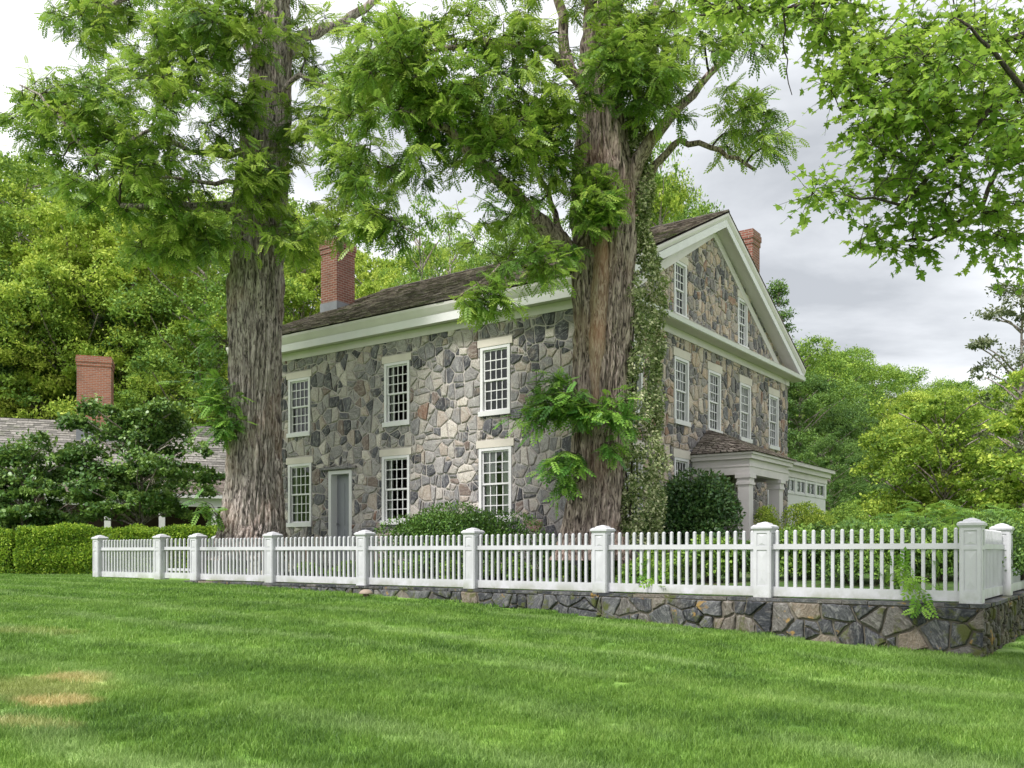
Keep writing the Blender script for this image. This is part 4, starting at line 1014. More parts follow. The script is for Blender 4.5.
big_tree(lt, limbs, ells, 500, LOC, .24, LOCUST, 38, 5, .48, BARK, .53)
sprouts(lt, [(TP(226, 412, dl - .5), TP(213, 400, dl - .8), 14, .30), (TP(226, 430, dl - .5), TP(228, 430, dl - .9), 14, .26), (TP(228, 345, dl - .5), TP(205, 330, dl - .7), 5, .3), (TP(222, 520, dl - .6), TP(205, 510, dl - .9), 5, .22), (TP(230, 385, dl - .4), TP(195, 378, dl - .5), 5, .35)], .27)

ct = empty('locust_tree', (0, 0, 0), label='massive locust tree with torn reddish bark in front of the house corner', cat='tree')
dc = 16.9; k = dc / F
path = [TP(592, 560, dc), TP(592, 530, dc), TP(596, 480, dc), TP(598, 400, dc), TP(601, 320, dc), TP(604, 250, dc), TP(604, 210, dc), TP(602, 150, dc), TP(600, 100, dc), TP(602, 40, dc), TP(604, -60, dc), TP(606, -160, dc)]
ridged_trunk(path, [x * k for x in (40, 28, 24.5, 24.5, 27, 29, 28, 24, 20, 17, 14, 10)], BARK2, ct, seed=8.4, amp=.095, flute=.20, N=230, step=.03)
# bare torn strip where the bark has come away: its own shell standing just proud of the trunk
def strip(name, pts, wids, d, mat, parent, bulge=.05):
    n = len(pts); V = []; M_ = 9; pts = [Vector(at(p[0], p[1], d)) for p in pts]; rows = []
    for i in range(60):
        t = i / 59 * (n - 1); a = int(min(t, n - 2)); p = pts[a].lerp(pts[a + 1], t - a); w__ = wids[a] + (wids[a + 1] - wids[a]) * (t - a)
        row = []
        for j in range(M_):
            s = j / (M_ - 1) * 2 - 1
            off = (vnoise(np.array([[s * 3, 0, i * .12]]))[0] - .5) * .05
            row.append((p.x + s * w__ * .5 + (vnoise(np.array([[j * 3.1, 5, i * .35]]))[0] - .5) * .04, p.y - bulge * (1 - s * s) * 1.6 + off + .10 * abs(s) ** 3, p.z))
        rows += row
    fs = [(i * M_ + j, i * M_ + j + 1, (i + 1) * M_ + j + 1, (i + 1) * M_ + j) for i in range(59) for j in range(M_ - 1)]
    b = MB(); b.add(rows, fs); return b.build(name, mat, parent, smooth=True)
strip('bare_strip', [(595, 405), (597, 350), (600, 300), (603, 250), (602, 205)], [.10, .30, .34, .30, .12], dc - .555, HEART, ct)['label'] = 'pale reddish bare wood where the bark has torn away'
limbs = [([TP(577, 268, dc), TP(560, 240, dc - .2), TP(535, 218, dc - .4), TP(505, 185, dc - .8), TP(480, 165, dc - 1), TP(450, 130, dc - 1.2), TP(400, 110, dc - 1.5)], .22, .05),
         ([TP(562, 235, dc), TP(548, 190, dc + .2), TP(520, 150, dc + .5), TP(480, 110, dc + .7)], .07, .02),
         ([TP(625, 190, dc), TP(645, 150, dc - .2), TP(668, 120, dc - .4), TP(700, 85, dc - .6), TP(740, 40, dc - .6)], .17, .04),
         ([TP(628, 215, dc + .2), TP(655, 165, dc + .2), TP(680, 140, dc), TP(720, 150, dc - .3), TP(755, 170, dc - .5)], .10, .03),
         ([TP(600, 120, dc), TP(570, 70, dc + .3), TP(558, 0, dc + .5), TP(556, -80, dc + .6)], .15, .07),
         ([TP(590, 90, dc), TP(545, 50, dc - .5), TP(480, 40, dc - 1), TP(400, 60, dc - 1.3)], .12, .03),
         ([TP(610, 100, dc), TP(640, 50, dc + .4), TP(665, -20, dc + .6), TP(700, -80, dc + .8)], .15, .06),
         ([TP(604, 20, dc), TP(560, -40, dc - .6), TP(500, -90, dc - 1)], .12, .04),
         ([TP(570, 262, dc - .3), TP(545, 268, dc - .9), TP(500, 265, dc - 1.3), TP(455, 300, dc - 1.6)], .05, .015)]
ells = [(395, 70, 60, 60, dc - 1, 1.4, 1.1), (460, 60, 70, 55, dc - .9, 1.5, 1.4), (530, 60, 60, 60, dc - .6, 1.5, 1.3), (440, 140, 75, 45, dc - 1.1, 1.2, 1.4), (360, 140, 35, 55, dc - 1, .9, .5), (520, 130, 50, 45, dc - .8, 1.0, .8),
        (600, 40, 50, 40, dc - 1.2, .8, .9), (605, 205, 32, 32, dc - 1.0, .3, .5), (578, 130, 22, 40, dc - 1.1, .4, .35), (660, 60, 55, 55, dc - .7, 1.3, 1.1), (720, 60, 55, 50, dc - .5, 1.4, 1.1), (725, 130, 50, 45, dc - .6, 1.1, .9), (660, 120, 30, 40, dc - .8, .9, .4),
        (755, 180, 22, 20, dc - .5, .5, .18), (700, 120, 35, 45, dc - .3, .8, .5), (765, 40, 25, 40, dc - .3, .6, .3), (440, 225, 55, 22, dc - 1.4, .6, .45), (375, 205, 22, 30, dc - 1.2, .5, .3), (510, 210, 40, 30, dc - 1.1, .6, .4), (530, 262, 40, 14, dc - 1.4, .4, .3), (460, 308, 26, 13, dc - 1.6, .3, .2), (490, 300, 18, 16, dc - 1.6, .3, .16),
        (560, -40, 200, 55, dc - .2, 2.5, 1.3), (560, 180, 22, 35, dc - .8, .5, .25)]
big_tree(ct, limbs, ells, 500, LOC, .21, LOCUST, 38, 9, .40, BARK2, .52)
sprouts(ct, [(TP(585, 402, dc - .6), TP(545, 400, dc - 1.0), 20, .26), (TP(580, 415, dc - .6), TP(530, 420, dc - .9), 14, .22), (TP(590, 415, dc - .65), TP(575, 410, dc - 1.1), 15, .24), (TP(605, 420, dc - .65), TP(615, 420, dc - 1.0), 12, .24),
             (TP(600, 445, dc - .65), TP(612, 450, dc - .95), 5, .12), (TP(582, 455, dc - .6), TP(560, 470, dc - 1.0), 15, .22), (TP(582, 480, dc - .6), TP(562, 495, dc - .9), 4, .12), (TP(610, 408, dc - .6), TP(625, 405, dc - .9), 4, .14), (TP(560, 385, dc - .5), TP(550, 378, dc - .7), 4, .14)], .25)
sprouts(ct, [(TP(604, 200, dc - .7), TP(600, 205, dc - 1.1), 12, .22), (TP(590, 250, dc - .7), TP(570, 255, dc - 1.0), 3, .16)], .25, seed=6)

# ------------------------------------------------------------------ variegated vine on the right of the centre trunk
vine = empty('climbing_vine', (0, 0, 0), label='cream and green variegated vine climbing the right side of the centre trunk', cat='vine')
def vine_pts(n):
    P = []; S = []
    prof = [(545, 636, 22), (500, 637, 25), (460, 638, 27), (420, 642, 20), (390, 640, 19), (350, 641, 21), (300, 642, 23), (260, 640, 19), (230, 632, 14), (190, 640, 14), (150, 638, 12), (110, 634, 8)]
    ysr = [p_[0] for p_ in prof][::-1]; xsr = [p_[1] for p_ in prof][::-1]; wsr = [p_[2] for p_ in prof][::-1]
    while len(P) < n:
        y = rng.uniform(110, 545); c_ = np.interp(y, ysr, xsr); w__ = np.interp(y, ysr, wsr); th = rng.uniform(0, 6.283); rr = rng.uniform(.45, 1) ** .5
        g = vnoise(np.array([[math.cos(th) * 2.1 + y * .013, y * .075, math.sin(th) * 2.1 + 9]]))[0]
        if g < .36: continue
        rr *= .62 + .85 * g
        x = c_ + math.cos(th) * w__ * rr; d = dc + .1 + math.sin(th) * w__ * rr * k * .9
        P.append(at(x, y + rng.uniform(-4, 4), d)); S.append((math.cos(th), math.sin(th), .25))
    return np.array([tuple(p_) for p_ in P]), np.array(S)
P_, O_ = vine_pts(27000)
leaves('foliage', QUAD, P_, O_ * .5 + rv(len(P_)) + np.array([0, 0, -.5]), O_ + rv(len(P_)) * .7 + np.array([0, 0, .5]), rng.uniform(.045, .095, len(P_)), VINE, vine)
b = MB()
for i in range(3):
    b.tube(wig([TP(622 + i * 4, 550, dc), TP(622 + i * 5, 430, dc + .05), TP(626 + i * 4, 320, dc), TP(628 + i * 2, 200, dc), TP(630 + i, 130, dc)], .05, 6), taper(25, .02, .008), 5)
b.build('vine_stems', TWIG, vine, smooth=True)

# ------------------------------------------------------------------ maple reaching in from the right
mt = empty('maple_tree', (0, 0, 0), label='maple with lobed leaves reaching in overhead from the right edge', cat='tree')
mx0, my0 = 9.3, 8.6
path = [(mx0, my0, -.3), (mx0 - .05, my0, 1.5), (mx0 + .1, my0 + .1, 4), (mx0, my0 + .1, 7), (mx0 + .1, my0, 10)]
ridged_trunk(path, [.5, .36, .31, .24, .1], BARK, mt, seed=5, amp=.03, N=90, step=.08)
dm = 8.6
limbs = [([(mx0, my0, 5.6), TP(1080, 60, dm), TP(990, 110, dm - .2), TP(945, 165, dm - .3), TP(900, 205, dm - .4), TP(845, 195, dm - .5)], .05, .008),
         ([(mx0, my0, 6.2), TP(1060, 30, dm + .5), TP(960, 40, dm + .3), TP(880, 70, dm + .1), TP(840, 110, dm)], .05, .008),
         ([(mx0, my0, 4.6), TP(1060, 150, dm + .6), TP(1000, 165, dm + .5), TP(975, 215, dm + .4), TP(930, 240, dm + .3), TP(860, 250, dm + .1)], .045, .008),
         ([(mx0, my0, 7.0), TP(1000, -30, dm + .8), TP(880, -10, dm + .6), TP(780, 10, dm + .4), TP(700, 15, dm + .2)], .06, .008),
         ([(mx0, my0, 5.2), TP(1050, 120, dm - .8), TP(1000, 60, dm - 1), TP(960, 20, dm - 1.1)], .045, .01),
         ([TP(785, 10, dm + .4), TP(784, 50, dm + .4), TP(792, 95, dm + .4)], .012, .004)]
ells = [(970, 60, 75, 65, dm, 1.5, 1.6), (900, 70, 50, 55, dm, 1.0, .9), (1010, 130, 50, 60, dm, 1.3, 1.1), (930, 150, 45, 40, dm - .2, .8, .8), (955, 205, 45, 30, dm, .8, .7), (870, 110, 32, 24, dm - .1, .5, .35), (868, 150, 22, 10, dm - .3, .3, .12), (822, 190, 16, 10, dm - .5, .15, .2, 1), (845, 192, 12, 8, dm - .5, .15, .08, 1),
        (878, 238, 26, 14, dm + .1, .3, .4, 1), (1010, 225, 35, 32, dm + .3, .8, .6), (920, 235, 25, 16, dm + .2, .4, .2), (740, 4, 55, 14, dm + .4, .5, .7, 1), (820, 14, 45, 24, dm + .3, .6, .7, 1), (900, 110, 50, 60, dm - .2, .8, .9), (1060, 60, 50, 120, dm, 1.2, .5), (950, -40, 160, 40, dm + .4, 1.2, .5), (850, 75, 22, 40, dm, .5, .4), (900, 185, 35, 22, dm - .2, .5, .4), (880, 225, 30, 18, dm, .4, .3), (810, 40, 25, 12, dm + .3, .3, .12), (990, 262, 22, 14, dm + .3, .3, .12)]
big_tree(mt, limbs, ells, 410, MPL, .084, MAPLE, 25, 13, .31, TWIG, .53, droop=.8, thick=.006, tw=.45)

# ------------------------------------------------------------------ shrubs
def lump_shrub(name, label, cat, c, rx, ry, rz, n, size, mat, tmpl=QUAD, rz0=0, group=None, stems=5, seed=0, lumps=14, inner=.75, up=.4):
    t = empty(name, c, rz0, label=label, cat=cat, group=group); r_ = np.random.default_rng(seed + 77)
    lc = []
    for i in range(lumps):
        th = r_.uniform(0, 6.28); e_ = r_.uniform(.0, 1) ** .7; h = r_.uniform(.15, .95)
        rr = math.sqrt(max(0, 1 - (h * 2 - 1) ** 2 * .85)) * e_
        lc.append((math.cos(th) * rr * rx * .72, math.sin(th) * rr * ry * .72, (h * .8 + .05) * rz, r_.uniform(.3, .5)))
    lc = np.array(lc); j = r_.integers(0, lumps, n); d = unit(r_.normal(size=(n, 3))); d[:, 2] = np.where(d[:, 2] < -.3, -d[:, 2], d[:, 2])
    rad = r_.uniform(inner, 1.06, n) ** .6 * lc[j, 3]
    P = lc[j, :3] + d * rad[:, None] * np.array([rx, ry, rz * .85]); P[:, 2] = np.maximum(P[:, 2], .03 + r_.random(n) * .1)
    leaves('foliage', tmpl, P, d * .6 + unit(r_.normal(size=(n, 3))) + np.array([0, 0, up]), d + unit(r_.normal(size=(n, 3))) * .7 + np.array([0, 0, .4]), r_.uniform(.7, 1.25, n) * size, mat, t)
    b = MB()
    for i in range(stems):
        q_ = lc[i % lumps]; b.tube(wig([(r_.uniform(-.1, .1), r_.uniform(-.1, .1), -.1), (q_[0] * .4, q_[1] * .4, q_[2] * .6), (q_[0], q_[1], q_[2])], .1, 3), taper(7, .03, .008), 5, False)
    b.build('stems', TWIG, t)
    return t
def gp(px, d, dz=0): p = at(px, HY, d); p.z = TZ(p) + dz; return p
lump_shrub('boxwood_shrub', 'long low dark boxwood shrub under the two ground floor windows', 'shrub', gp(462, 18.9, -.1), 2.35, .75, 1.36, 52000, .058, BOXW, rz0=HR, lumps=54, seed=1, stems=8)
lump_shrub('boxwood_shrub', 'small boxwood tuft just left of the centre trunk', 'shrub', gp(540, 18.0, -.1), .45, .4, .75, 4500, .04, BOXW, lumps=8, seed=2)
lump_shrub('rhododendron', 'big dark rounded rhododendron between the vine and the porch column', 'shrub', gp(694, 18.7, -.1), 1.12, .9, 1.8, 24000, .085, RHODO, lumps=30, seed=3)
lump_shrub('azalea_shrub', 'yellow green shrub seen between the two porch columns', 'shrub', gp(766, 22.0, -.1), .5, .5, 1.35, 7000, .05, BG_YEL, lumps=14, seed=4)
lump_shrub('azalea_shrub', 'rounded yellow green shrub right of the porch', 'shrub', gp(806, 22.5, -.1), .95, .9, 1.5, 16000, .055, BG_YEL, lumps=20, seed=5)
lump_shrub('azalea_shrub', 'darker green shrub below the low white wing', 'shrub', gp(842, 24, -.1), .9, .8, 1.5, 10000, .055, BG_GRN, lumps=18, seed=6)
# garden plants behind the pickets
spots = [(600, 17, .45, GARDEN), (640, 15.6, .55, GARDEN), (670, 15.8, .6, BG_GRN), (705, 15.6, .7, GARDEN), (735, 15.5, .65, BG_DRK), (790, 15.4, .75, GARDEN), (820, 15.4, .8, BG_DRK), (850, 14.6, .85, BG_DRK), (885, 14.4, .85, GARDEN), (915, 14.4, .8, BG_DRK), (945, 14.2, .8, GARDEN),
         (560, 17.8, .4, GARDEN), (520, 17.6, .38, GARDEN), (485, 18.1, .38, GARDEN), (450, 17.9, .4, GARDEN), (415, 18.6, .38, GARDEN), (385, 19.3, .36, GARDEN), (345, 20, .34, GARDEN), (310, 20.6, .32, GARDEN), (990, 14.3, .8, BG_DRK), (1020, 15.5, .9, BG_GRN)]
kinds = ['leafy garden perennial with pale green leaves', 'leafy garden perennial with deep green leaves']
for i, (px, d, h, mm) in enumerate(spots):
    wn = 'right' if px > 600 else 'left'
    lump_shrub('garden_plant', None, None, gp(px, d, -.05), h * 1.05, h * .8, h * 1.1, int(2600 + 3500 * h), .06, mm, lumps=9, seed=20 + i, stems=3, inner=.4, tmpl=WIDE if i % 3 == 0 else QUAD)
    o_ = [x for x in bpy.data.objects if x.name.startswith('garden_plant') and x.parent is None][-1]
gpl = sorted([x for x in bpy.data.objects if x.name.startswith('garden_plant') and x.parent is None], key=lambda x: x.location.x / x.location.y)
nth = ['first', 'second', 'third', 'fourth', 'fifth', 'sixth', 'seventh', 'eighth', 'ninth', 'tenth', 'eleventh', 'twelfth', 'thirteenth', 'fourteenth', 'fifteenth', 'sixteenth', 'seventeenth', 'eighteenth', 'nineteenth', 'twentieth', 'last']
for i, x in enumerate(gpl): tag(x, 'bushy green garden plant behind the pickets, %s from the left' % nth[i], 'plant', 'garden plants behind the picket fence')
# hosta rows low behind the fence on the left
# ferny sumac behind the right part of the fence
def fern_clump(c, r, h, n, label, seed, size=.36):
    t = empty('sumac_clump', c, label=label, cat='plant', group='feathery plants behind the right of the fence'); r_ = np.random.default_rng(seed)
    th = r_.uniform(0, 6.28, n); rr = r_.uniform(0, 1, n) ** .5 * r; P = np.stack([np.cos(th) * rr, np.sin(th) * rr, h * r_.uniform(.35, 1.0, n) * (1 - .35 * (rr / r) ** 2)], -1)
    D = np.stack([np.cos(th) + r_.normal(0, .5, n), np.sin(th) + r_.normal(0, .5, n), r_.uniform(-.1, .5, n)], -1)
    leaves('foliage', FRD, P, D, np.stack([r_.normal(0, .3, n), r_.normal(0, .3, n) - .25, np.ones(n)], -1), size * r_.uniform(.7, 1.2, n), FERN, t)
    b = MB()
    for i in range(0, n, max(1, n // 14)): b.tube(wig([(P[i, 0] * .3, P[i, 1] * .3, -.1), tuple(P[i])], .08, 3), taper(4, .02, .008), 5, False)
    b.build('stems', TWIG, t)
for i, (px, d, r, h) in enumerate([(895, 17.2, .9, 1.2), (935, 16.6, .95, 1.4), (975, 16.8, .9, 1.32), (1015, 16.8, .9, 1.25), (862, 18.2, .7, 1.1)]):
    fern_clump(gp(px, d, -.1), r, h, 300, ['feathery sumac clump left of the corner post with shorter fronds', 'tallest feathery sumac clump just left of the corner post', 'feathery sumac clump directly behind the corner post', 'feathery sumac clump at the right edge behind the side fence', 'small feathery sumac clump beside the low white wing'][i], 50 + i)
# climbers coming through the fence
def creeper(pts, n, label, seed, size=.11):
    t = empty('creeper', (0, 0, 0), label=label, cat='plant'); r_ = random.Random(seed); b = MB(); pts = wig(pts, .15, 4); b.tube(pts, taper(len(pts), .007, .003), 5); b.build('stem', MOSSBARK, t)
    P = []; 
    for i in range(n):
        p = pts[r_.randrange(len(pts))]; P.append((p.x + r_.uniform(-.09, .09), p.y + r_.uniform(-.06, .04), p.z + r_.uniform(-.08, .08)))
    P = np.array(P); leaves('foliage', LOC, P, rv(n) + np.array([0, -.4, -.3]), rv(n) * .5 + np.array([0, -.8, .8]), rng.uniform(.7, 1.3, n) * size, GARDEN2, t)
GARDEN2 = foliage('bright_creeper_leaf', [(.07, .19, .02), (.13, .29, .03), (.24, .42, .06)], .4, .5, 2)
creeper([TP(895, 575, 12.25), TP(905, 568, 12.0), TP(920, 592, 11.75), TP(915, 612, 11.7)], 34, 'bright green creeper hanging through the pickets over the wall', 3, .2)
creeper([TP(875, 585, 12.6), TP(885, 568, 12.4), TP(893, 560, 12.35)], 14, 'thin creeper between the pickets left of the hanging one', 4, .18)
creeper([TP(940, 590, 11.9), TP(938, 560, 11.9), TP(942, 552, 11.9)], 8, 'little creeper sprig two pickets from the corner post', 5, .15)
creeper([TP(625, 590, 14.9), TP(635, 572, 14.55), TP(650, 562, 14.45), TP(655, 580, 14.3)], 34, 'bright leafy creeper spilling through the pickets right of the middle post', 6, .2)

# clipped hedge
def hedge(label, x0, x1, y0, y1, zb, zt, n, seed, rz=0.0):
    r_ = np.random.default_rng(seed); cx_, cy_ = (x0 + x1) / 2, (y0 + y1) / 2; t = empty('clipped_hedge', (cx_, cy_, zb), rz, label=label, cat='hedge')
    hx, hy, H = (x1 - x0) / 2, (y1 - y0) / 2, zt - zb; f_ = r_.random(n)
    P = np.stack([r_.uniform(-hx, hx, n), r_.uniform(-hy, hy, n), r_.uniform(0, H, n)], -1); O = np.zeros((n, 3))
    m1 = f_ < .5; P[m1, 1] = -hy + r_.uniform(-.02, .10, m1.sum()); O[m1, 1] = -1
    m2 = (f_ >= .5) & (f_ < .8); P[m2, 2] = H - r_.uniform(-.02, .1, m2.sum()); O[m2, 2] = 1
    m3 = (f_ >= .8) & (f_ < .9); P[m3, 0] = np.sign(r_.random(m3.sum()) - .5) * (hx - r_.uniform(0, .1, m3.sum())); O[m3, 0] = np.sign(P[m3, 0])
    bmp = (vnoise(np.stack([P[:, 0] * 1.7 + 40, P[:, 1] * 2 + 40, P[:, 2] * 2.2], -1)) - .5) * .30
    P += O * bmp[:, None]; k_ = np.clip((P[:, 2] / H - .85) / .15, 0, 1) * .12; P[:, 1] *= 1 - k_ * .6; P[:, 0] *= 1 - k_ * .08
    leaves('foliage', QUAD, P, rv(n) + O * .6 + np.array([0, 0, .3]), O * .8 + rv(n) * .8, r_.uniform(.05, .10, n), HEDGE, t)
    b = MB()
    for x in np.arange(-hx + .3, hx, .6): b.tube(wig([(x, 0, -.1), (x + .1, 0, H * .5), (x - .1, 0, H * .85)], .1, 3), taper(7, .04, .01), 5)
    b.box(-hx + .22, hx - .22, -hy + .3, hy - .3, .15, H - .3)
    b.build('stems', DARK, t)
hedge('long clipped bright green hedge left of the white fence', -14.25, -8.2, 26.0, 27.3, .92, 2.24, 46000, 1, .02)
hedge('short darker end of clipped hedge at the left edge of the photo', -19.6, -14.62, 26.4, 27.5, .9, 2.18, 24000, 2)

# ------------------------------------------------------------------ tree prototypes: crown of leafy clumps on limbs
def tree_proto(name, H, cw, trunk_h, nclump, leafn, lsize, mat, tmpl=QUAD, seed=0, bmat=BARK, flat=.55, shape='round', tr=.22, sparse=0):
    """returns an Empty with trunk, limbs and crown; height H, crown radius cw, base at z=0"""
    t = empty(name, (0, 0, 0)); r_ = np.random.default_rng(seed); C = []
    ch = H - trunk_h
    for i in range(nclump):
        h = (i + .5) / nclump
        if shape == 'round': prof = math.sqrt(max(.05, 1 - abs(h * 2 - .85) ** 2.2 / 1.6))
        elif shape == 'cone': prof = (1 - h) ** .8 + .05
        else: prof = .55 + .45 * h
        th = i * 2.399 + r_.uniform(-.5, .5); rr = cw * prof * r_.uniform(.45, .92) if i % 4 else cw * prof * .25
        C.append((math.cos(th) * rr, math.sin(th) * rr, trunk_h + ch * h * .93 + r_.uniform(-.6, .6), cw * r_.uniform(.18, .44) * (1 - .35 * h)))
    C = np.array(C); b = MB(); b.tube(wig([(0, 0, -1.2), (.1, 0, trunk_h * .6), (0, .1, trunk_h + ch * .35), (0, 0, trunk_h + ch * .8)], .04, 4), taper(13, tr, tr * .25), 9)
    b.build('trunk', bmat, t, smooth=True); b = MB()
    for c in C:
        z0 = max(trunk_h * .8, c[2] - math.hypot(c[0], c[1]) * .7); b.tube(wig([(0, 0, z0), (c[0] * .5, c[1] * .5, (z0 + c[2]) / 2 + .1), tuple(c[:3])], .12, 2), taper(5, tr * .35, .02), 5, False)
    b.build('limbs', bmat, t, smooth=True)
    n = nclump * leafn; j = np.repeat(np.arange(nclump), leafn); d = unit(r_.normal(size=(n, 3))); low = d[:, 2] < -.15; d[low, 2] *= -.5; d = unit(d)
    # second level: each clump is itself a cluster of small tufts
    nt_ = 26; td = unit(r_.normal(size=(nclump, nt_, 3))); td[..., 2] = np.abs(td[..., 2]) * .9 - .12; k_ = r_.integers(0, nt_, n)
    cen = C[j, :3] + td[j, k_] * (C[j, 3] * .95)[:, None] * np.array([1, 1, flat])
    tr_ = r_.uniform(.16, .46, (nclump, nt_))[j, k_]; rad = C[j, 3] * tr_ * r_.uniform(.15, 1.15, n) ** .5
    P = cen + d * rad[:, None] * np.array([1, 1, min(1, flat * 1.35)]); ta = r_.random((nclump, nt_))[j, k_]
    P = P + (vnoise(P * 1.1) - .5)[:, None] * d * .9; keep = vnoise(P * .8 + 31) > .27; P, d = P[keep], d[keep]; ta = ta[keep]; n = len(P)
    leaves('crown', tmpl, P, d * .7 + unit(r_.normal(size=(n, 3))) + np.array([0, 0, -.15]), d * .8 + unit(r_.normal(size=(n, 3))) * .6 + np.array([0, 0, .7]), r_.uniform(.6, 1.3, n) * lsize, mat, t, np.clip(ta * .8 + r_.random(n) * .2, 0, 1))
    return t
_used = set()
protos = {
 'yel': tree_proto('maple_tree', 14, 5.2, 2.2, 74, 1200, .145, BG_YEL, seed=1, flat=.75),
 'yel2': tree_proto('maple_tree', 13, 4.6, 1.6, 56, 1200, .14, BG_YEL, seed=2, flat=.7),
 'grn': tree_proto('oak_tree', 15, 5.2, 2.4, 64, 1200, .15, BG_GRN, seed=3, flat=.8),
 'grn2': tree_proto('oak_tree', 14, 4.8, 2.0, 56, 1200, .145, BG_GRN, seed=4, flat=.9),
 'drk': tree_proto('ash_tree', 14, 4.6, 2.0, 56, 1200, .145, BG_DRK, seed=5, flat=.85),
 'thin': tree_proto('locust_tree', 17, 3.8, 7.0, 26, 330, .20, BG_GRN, seed=6, flat=.5),
}
def put(kind, px, d, top, label, cat='tree', group=None, sx=1.0, sink=.5, rot=None):
    pr = protos[kind]; o = pr if kind not in _used else copy_tree(pr); _used.add(kind)
    p = at(px, HY, d); zg = LZ(p.x, p.y); H = {'yel': 14, 'yel2': 13, 'grn': 15, 'grn2': 14, 'drk': 14, 'thin': 17}[kind]
    zt = EZ + (HY - top) / F * d; s = max(.15, (zt - zg) / H)
    o.location = (p.x, p.y, zg - .2); o.scale = (s * sx, s * sx, s); o.rotation_euler = (0, 0, random.uniform(0, 6.28) if rot is None else rot)
    return tag(o, label, cat, group)
GL, GR, GM = 'trees on the wooded slope behind the house on the left', 'trees on the wooded slope beyond the house on the right', 'trees showing over the roof of the house'
left = [('yel', -30, 48, 165), ('grn', 20, 52, 150), ('yel', 75, 47, 200), ('yel2', 120, 48, 235), ('yel', 165, 50, 205), ('grn2', 205, 45, 235), ('yel2', 10, 46, 270), ('grn', 60, 48, 275), ('drk', 150, 48, 300), ('yel2', 215, 45, 300), ('yel', 300, 50, 235), ('yel2', 330, 55, 215),
        ('drk', 95, 49, 320), ('grn2', -70, 44, 200), ('grn', 255, 60, 190), ('yel', 50, 66, 165), ('grn', 130, 70, 170), ('grn2', 0, 45, 350), ('drk', -20, 45, 300), ('yel', 190, 66, 190), ('grn2', 180, 45.5, 350)]
wordsL = ['tallest pale maple at the left edge of the slope', 'broad green oak highest on the left slope', 'yellow green maple above the orange chimney', 'pale maple right above the left chimney top', 'pale yellow maple below the left locust branches', 'green oak just left of the left trunk', 'pale low maple at the left edge below the taller maple', 'green oak between the left edge and the orange chimney', 'dark ash behind the right side of the orange chimney', 'pale maple touching the left trunk', 'pale maple between the left trunk and the brick chimney', 'pale maple behind the tall roof chimney',
          'dark ash directly behind the orange chimney', 'green oak partly cut off by the left edge', 'green oak behind the left trunk', 'far pale maple on the skyline at the upper left', 'far green oak on the skyline above the chimney', 'low oak over the grey outbuilding roof', 'dark ash low at the left edge', 'far pale maple showing through the left branches', 'low oak right of the orange chimney']
for (kd, px, d, top), wd in zip(left, wordsL): put(kd, px, d, top, wd, group=GL)
mid = [('yel2', 380, 47, 255), ('yel', 425, 58, 240), ('thin', 420, 46, 190), ('thin', 450, 50, 215), ('grn2', 480, 60, 240), ('grn', 540, 55, 205), ('yel2', 645, 50, 160), ('grn', 672, 62, 180), ('thin', 660, 48, 140)]
wordsM = ['pale maple over the roof right of the tall chimney', 'pale maple above the middle of the ridge', 'tall thin tree over the roof with open crown', 'slender thin tree right of the taller one over the roof', 'green oak above the ridge behind the hanging branch', 'green oak over the roof left of the centre trunk', 'pale maple over the roof right of the centre trunk', 'green oak behind the gable peak', 'thin tree reaching up left of the gable peak']
for (kd, px, d, top), wd in zip(mid, wordsM): put(kd, px, d, top, wd, group=GM, sx=.62)
right = [('drk', 800, 46, 365), ('grn', 825, 60, 345), ('drk', 850, 48, 395), ('grn', 870, 66, 362), ('grn2', 905, 74, 372), ('yel', 925, 60, 385), ('grn', 950, 80, 375), ('grn2', 985, 70, 385), ('grn', 1030, 75, 370), ('drk', 880, 42, 440), ('grn2', 800, 56, 340), ('grn2', 845, 80, 352), ('drk', 830, 40, 430), ('yel', 965, 50, 400), ('grn', 1060, 55, 340), ('yel2', 905, 52, 410), ('grn2', 775, 62, 350)]
wordsR = ['dark tree nearest the gable corner', 'rounded green tree highest beside the gable', 'dark rounded tree in front of the taller right trees', 'green tree on the crest right of the highest one', 'green tree along the middle of the right crest', 'pale maple below the middle of the right crest', 'far green tree on the crest near the right edge', 'far tree on the crest behind the grey pine', 'tree on the crest at the right edge', 'low dark tree left of the golden shrub', 'green tree just showing past the gable eave', 'far green tree between the two highest right trees', 'low dark tree above the low white wing', 'pale maple behind the golden shrub', 'tall green tree cut off by the right edge behind the grey pine', 'pale maple left of the golden shrub top', 'green tree low against the gable corner behind the spruce']
for (kd, px, d, top), wd in zip(right, wordsR): put(kd, px, d, top, wd, group=GR)
# golden shrubby tree and right edge trees
def own(name, label, px, d, top, ground, H, **kw):
    t = tree_proto(name, H, **kw); p = at(px, HY, d); t.location = (p.x, p.y, EZ + (HY - top) / F * d - H); return tag(t, label, 'tree')
own('witch_hazel_tree', 'broad golden green shrubby tree behind the right fence', 945, 26, 398, 0, 5.0, cw=2.2, trunk_h=.3, nclump=60, leafn=700, lsize=.085, mat=BG_GLD, tmpl=WIDE, seed=31, flat=.85, tr=.08)
own('witch_hazel_tree', 'lower golden green shrubby tree left of the broad one', 898, 27, 440, 0, 4.0, cw=1.5, trunk_h=.3, nclump=30, leafn=620, lsize=.085, mat=BG_GLD, tmpl=WIDE, seed=32, flat=.85, tr=.07)
own('maple_tree', 'bright green young maple cut off by the right edge', 1040, 24, 375, 0, 5.2, cw=1.5, trunk_h=.6, nclump=36, leafn=420, lsize=.11, mat=BG_YEL, tmpl=WIDE, seed=33, flat=.5, tr=.08)
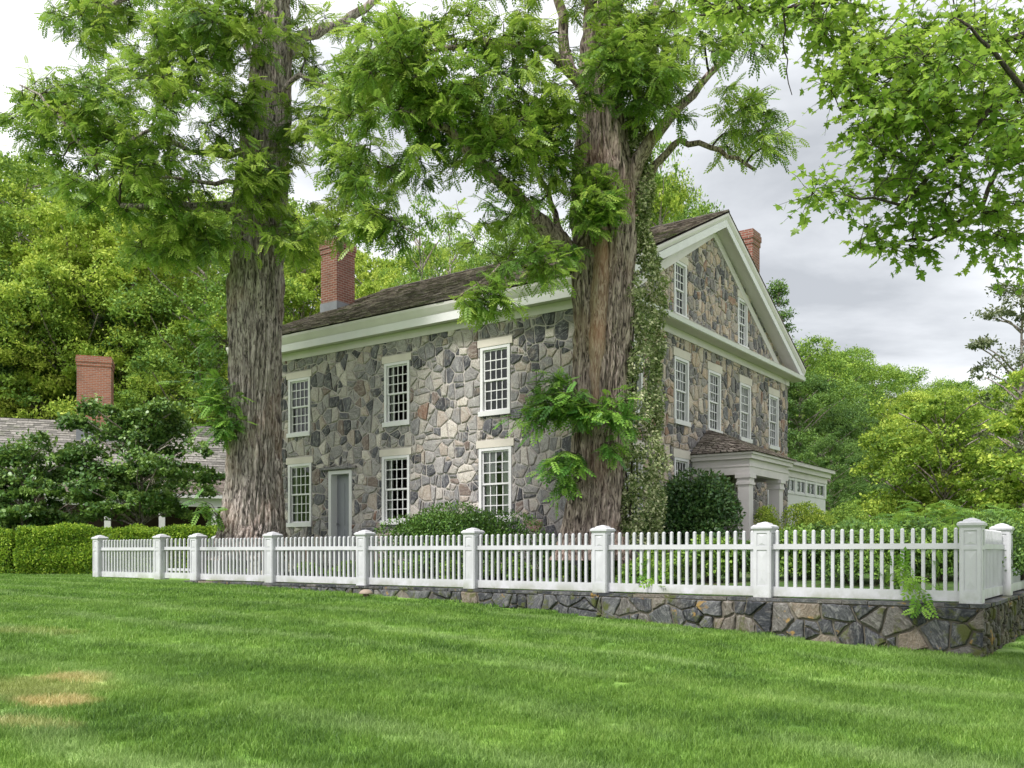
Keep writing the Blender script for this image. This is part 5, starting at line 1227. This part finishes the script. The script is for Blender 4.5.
own('pine_tree', 'tall sparse grey green pine at the right edge', 1022, 33, 270, 0, 11.5, cw=2.2, trunk_h=3.0, nclump=44, leafn=330, lsize=.13, mat=PINE, seed=34, flat=.5, tr=.14)
own('spruce_tree', 'pointed conifer top showing past the gable roof', 778, 46, 272, 0, 15, cw=2.0, trunk_h=1.0, nclump=110, leafn=160, lsize=.13, mat=BG_DRK, seed=35, flat=.4, shape='cone', tr=.16)
# dark dogwoods in front of the outbuilding
own('dogwood_tree', 'dark dogwood with several stems behind the right part of the hedge', 140, 29.0, 398, 0, 5.5, cw=2.35, trunk_h=1.7, nclump=56, leafn=700, lsize=.12, mat=DOGWOOD, tmpl=WIDE, seed=41, flat=.6, tr=.10)
own('dogwood_tree', 'dark dogwood at the left edge behind the hedge', 25, 28.5, 458, 0, 4.1, cw=2.2, trunk_h=1.5, nclump=48, leafn=700, lsize=.12, mat=DOGWOOD, tmpl=WIDE, seed=42, flat=.6, tr=.09)

# far wooded skyline, one mass
n = 9000; az_ = rng.uniform(-60, 60, n); dd = rng.uniform(120, 190, n); 
xw, yw = np.sin(np.radians(az_)) * dd, np.cos(np.radians(az_)) * dd; zw = lawn_z(xw, yw) + rng.uniform(0, 1, n) ** .7 * 9 * (.75 + .5 * vnoise(np.stack([xw * .09, yw * .09, xw * 0], -1)))
Pw = np.stack([xw, yw, zw], -1); tag(leaves('distant_woods', WIDE, Pw, rv(n), rv(n) + np.array([0, -.6, .6]), rng.uniform(1.2, 2.6, n), BG_GRN), kind='stuff')

# ------------------------------------------------------------------ small things on the lawn
p = at(366, 601, 16.9); zz = LZ(p.x, p.y)
b = MB(); b.lathe([(.055, -.02), (.06, .04), (.05, .07)], n=14); r0_ = empty('garden_light', (p.x, p.y, zz), label='small brown domed garden light on the lawn by the fence', cat='light')
RUST = paint('brown_metal', (.16, .11, .085), .3, .6)
b.build('base', RUST, r0_, smooth=True); b = MB(); b.lathe([(.13, .07), (.135, .09), (.10, .135), (.05, .155), (.005, .16)], n=18); b.build('hood', paint('tan_metal', (.30, .24, .19), .2, .6), r0_, smooth=True)
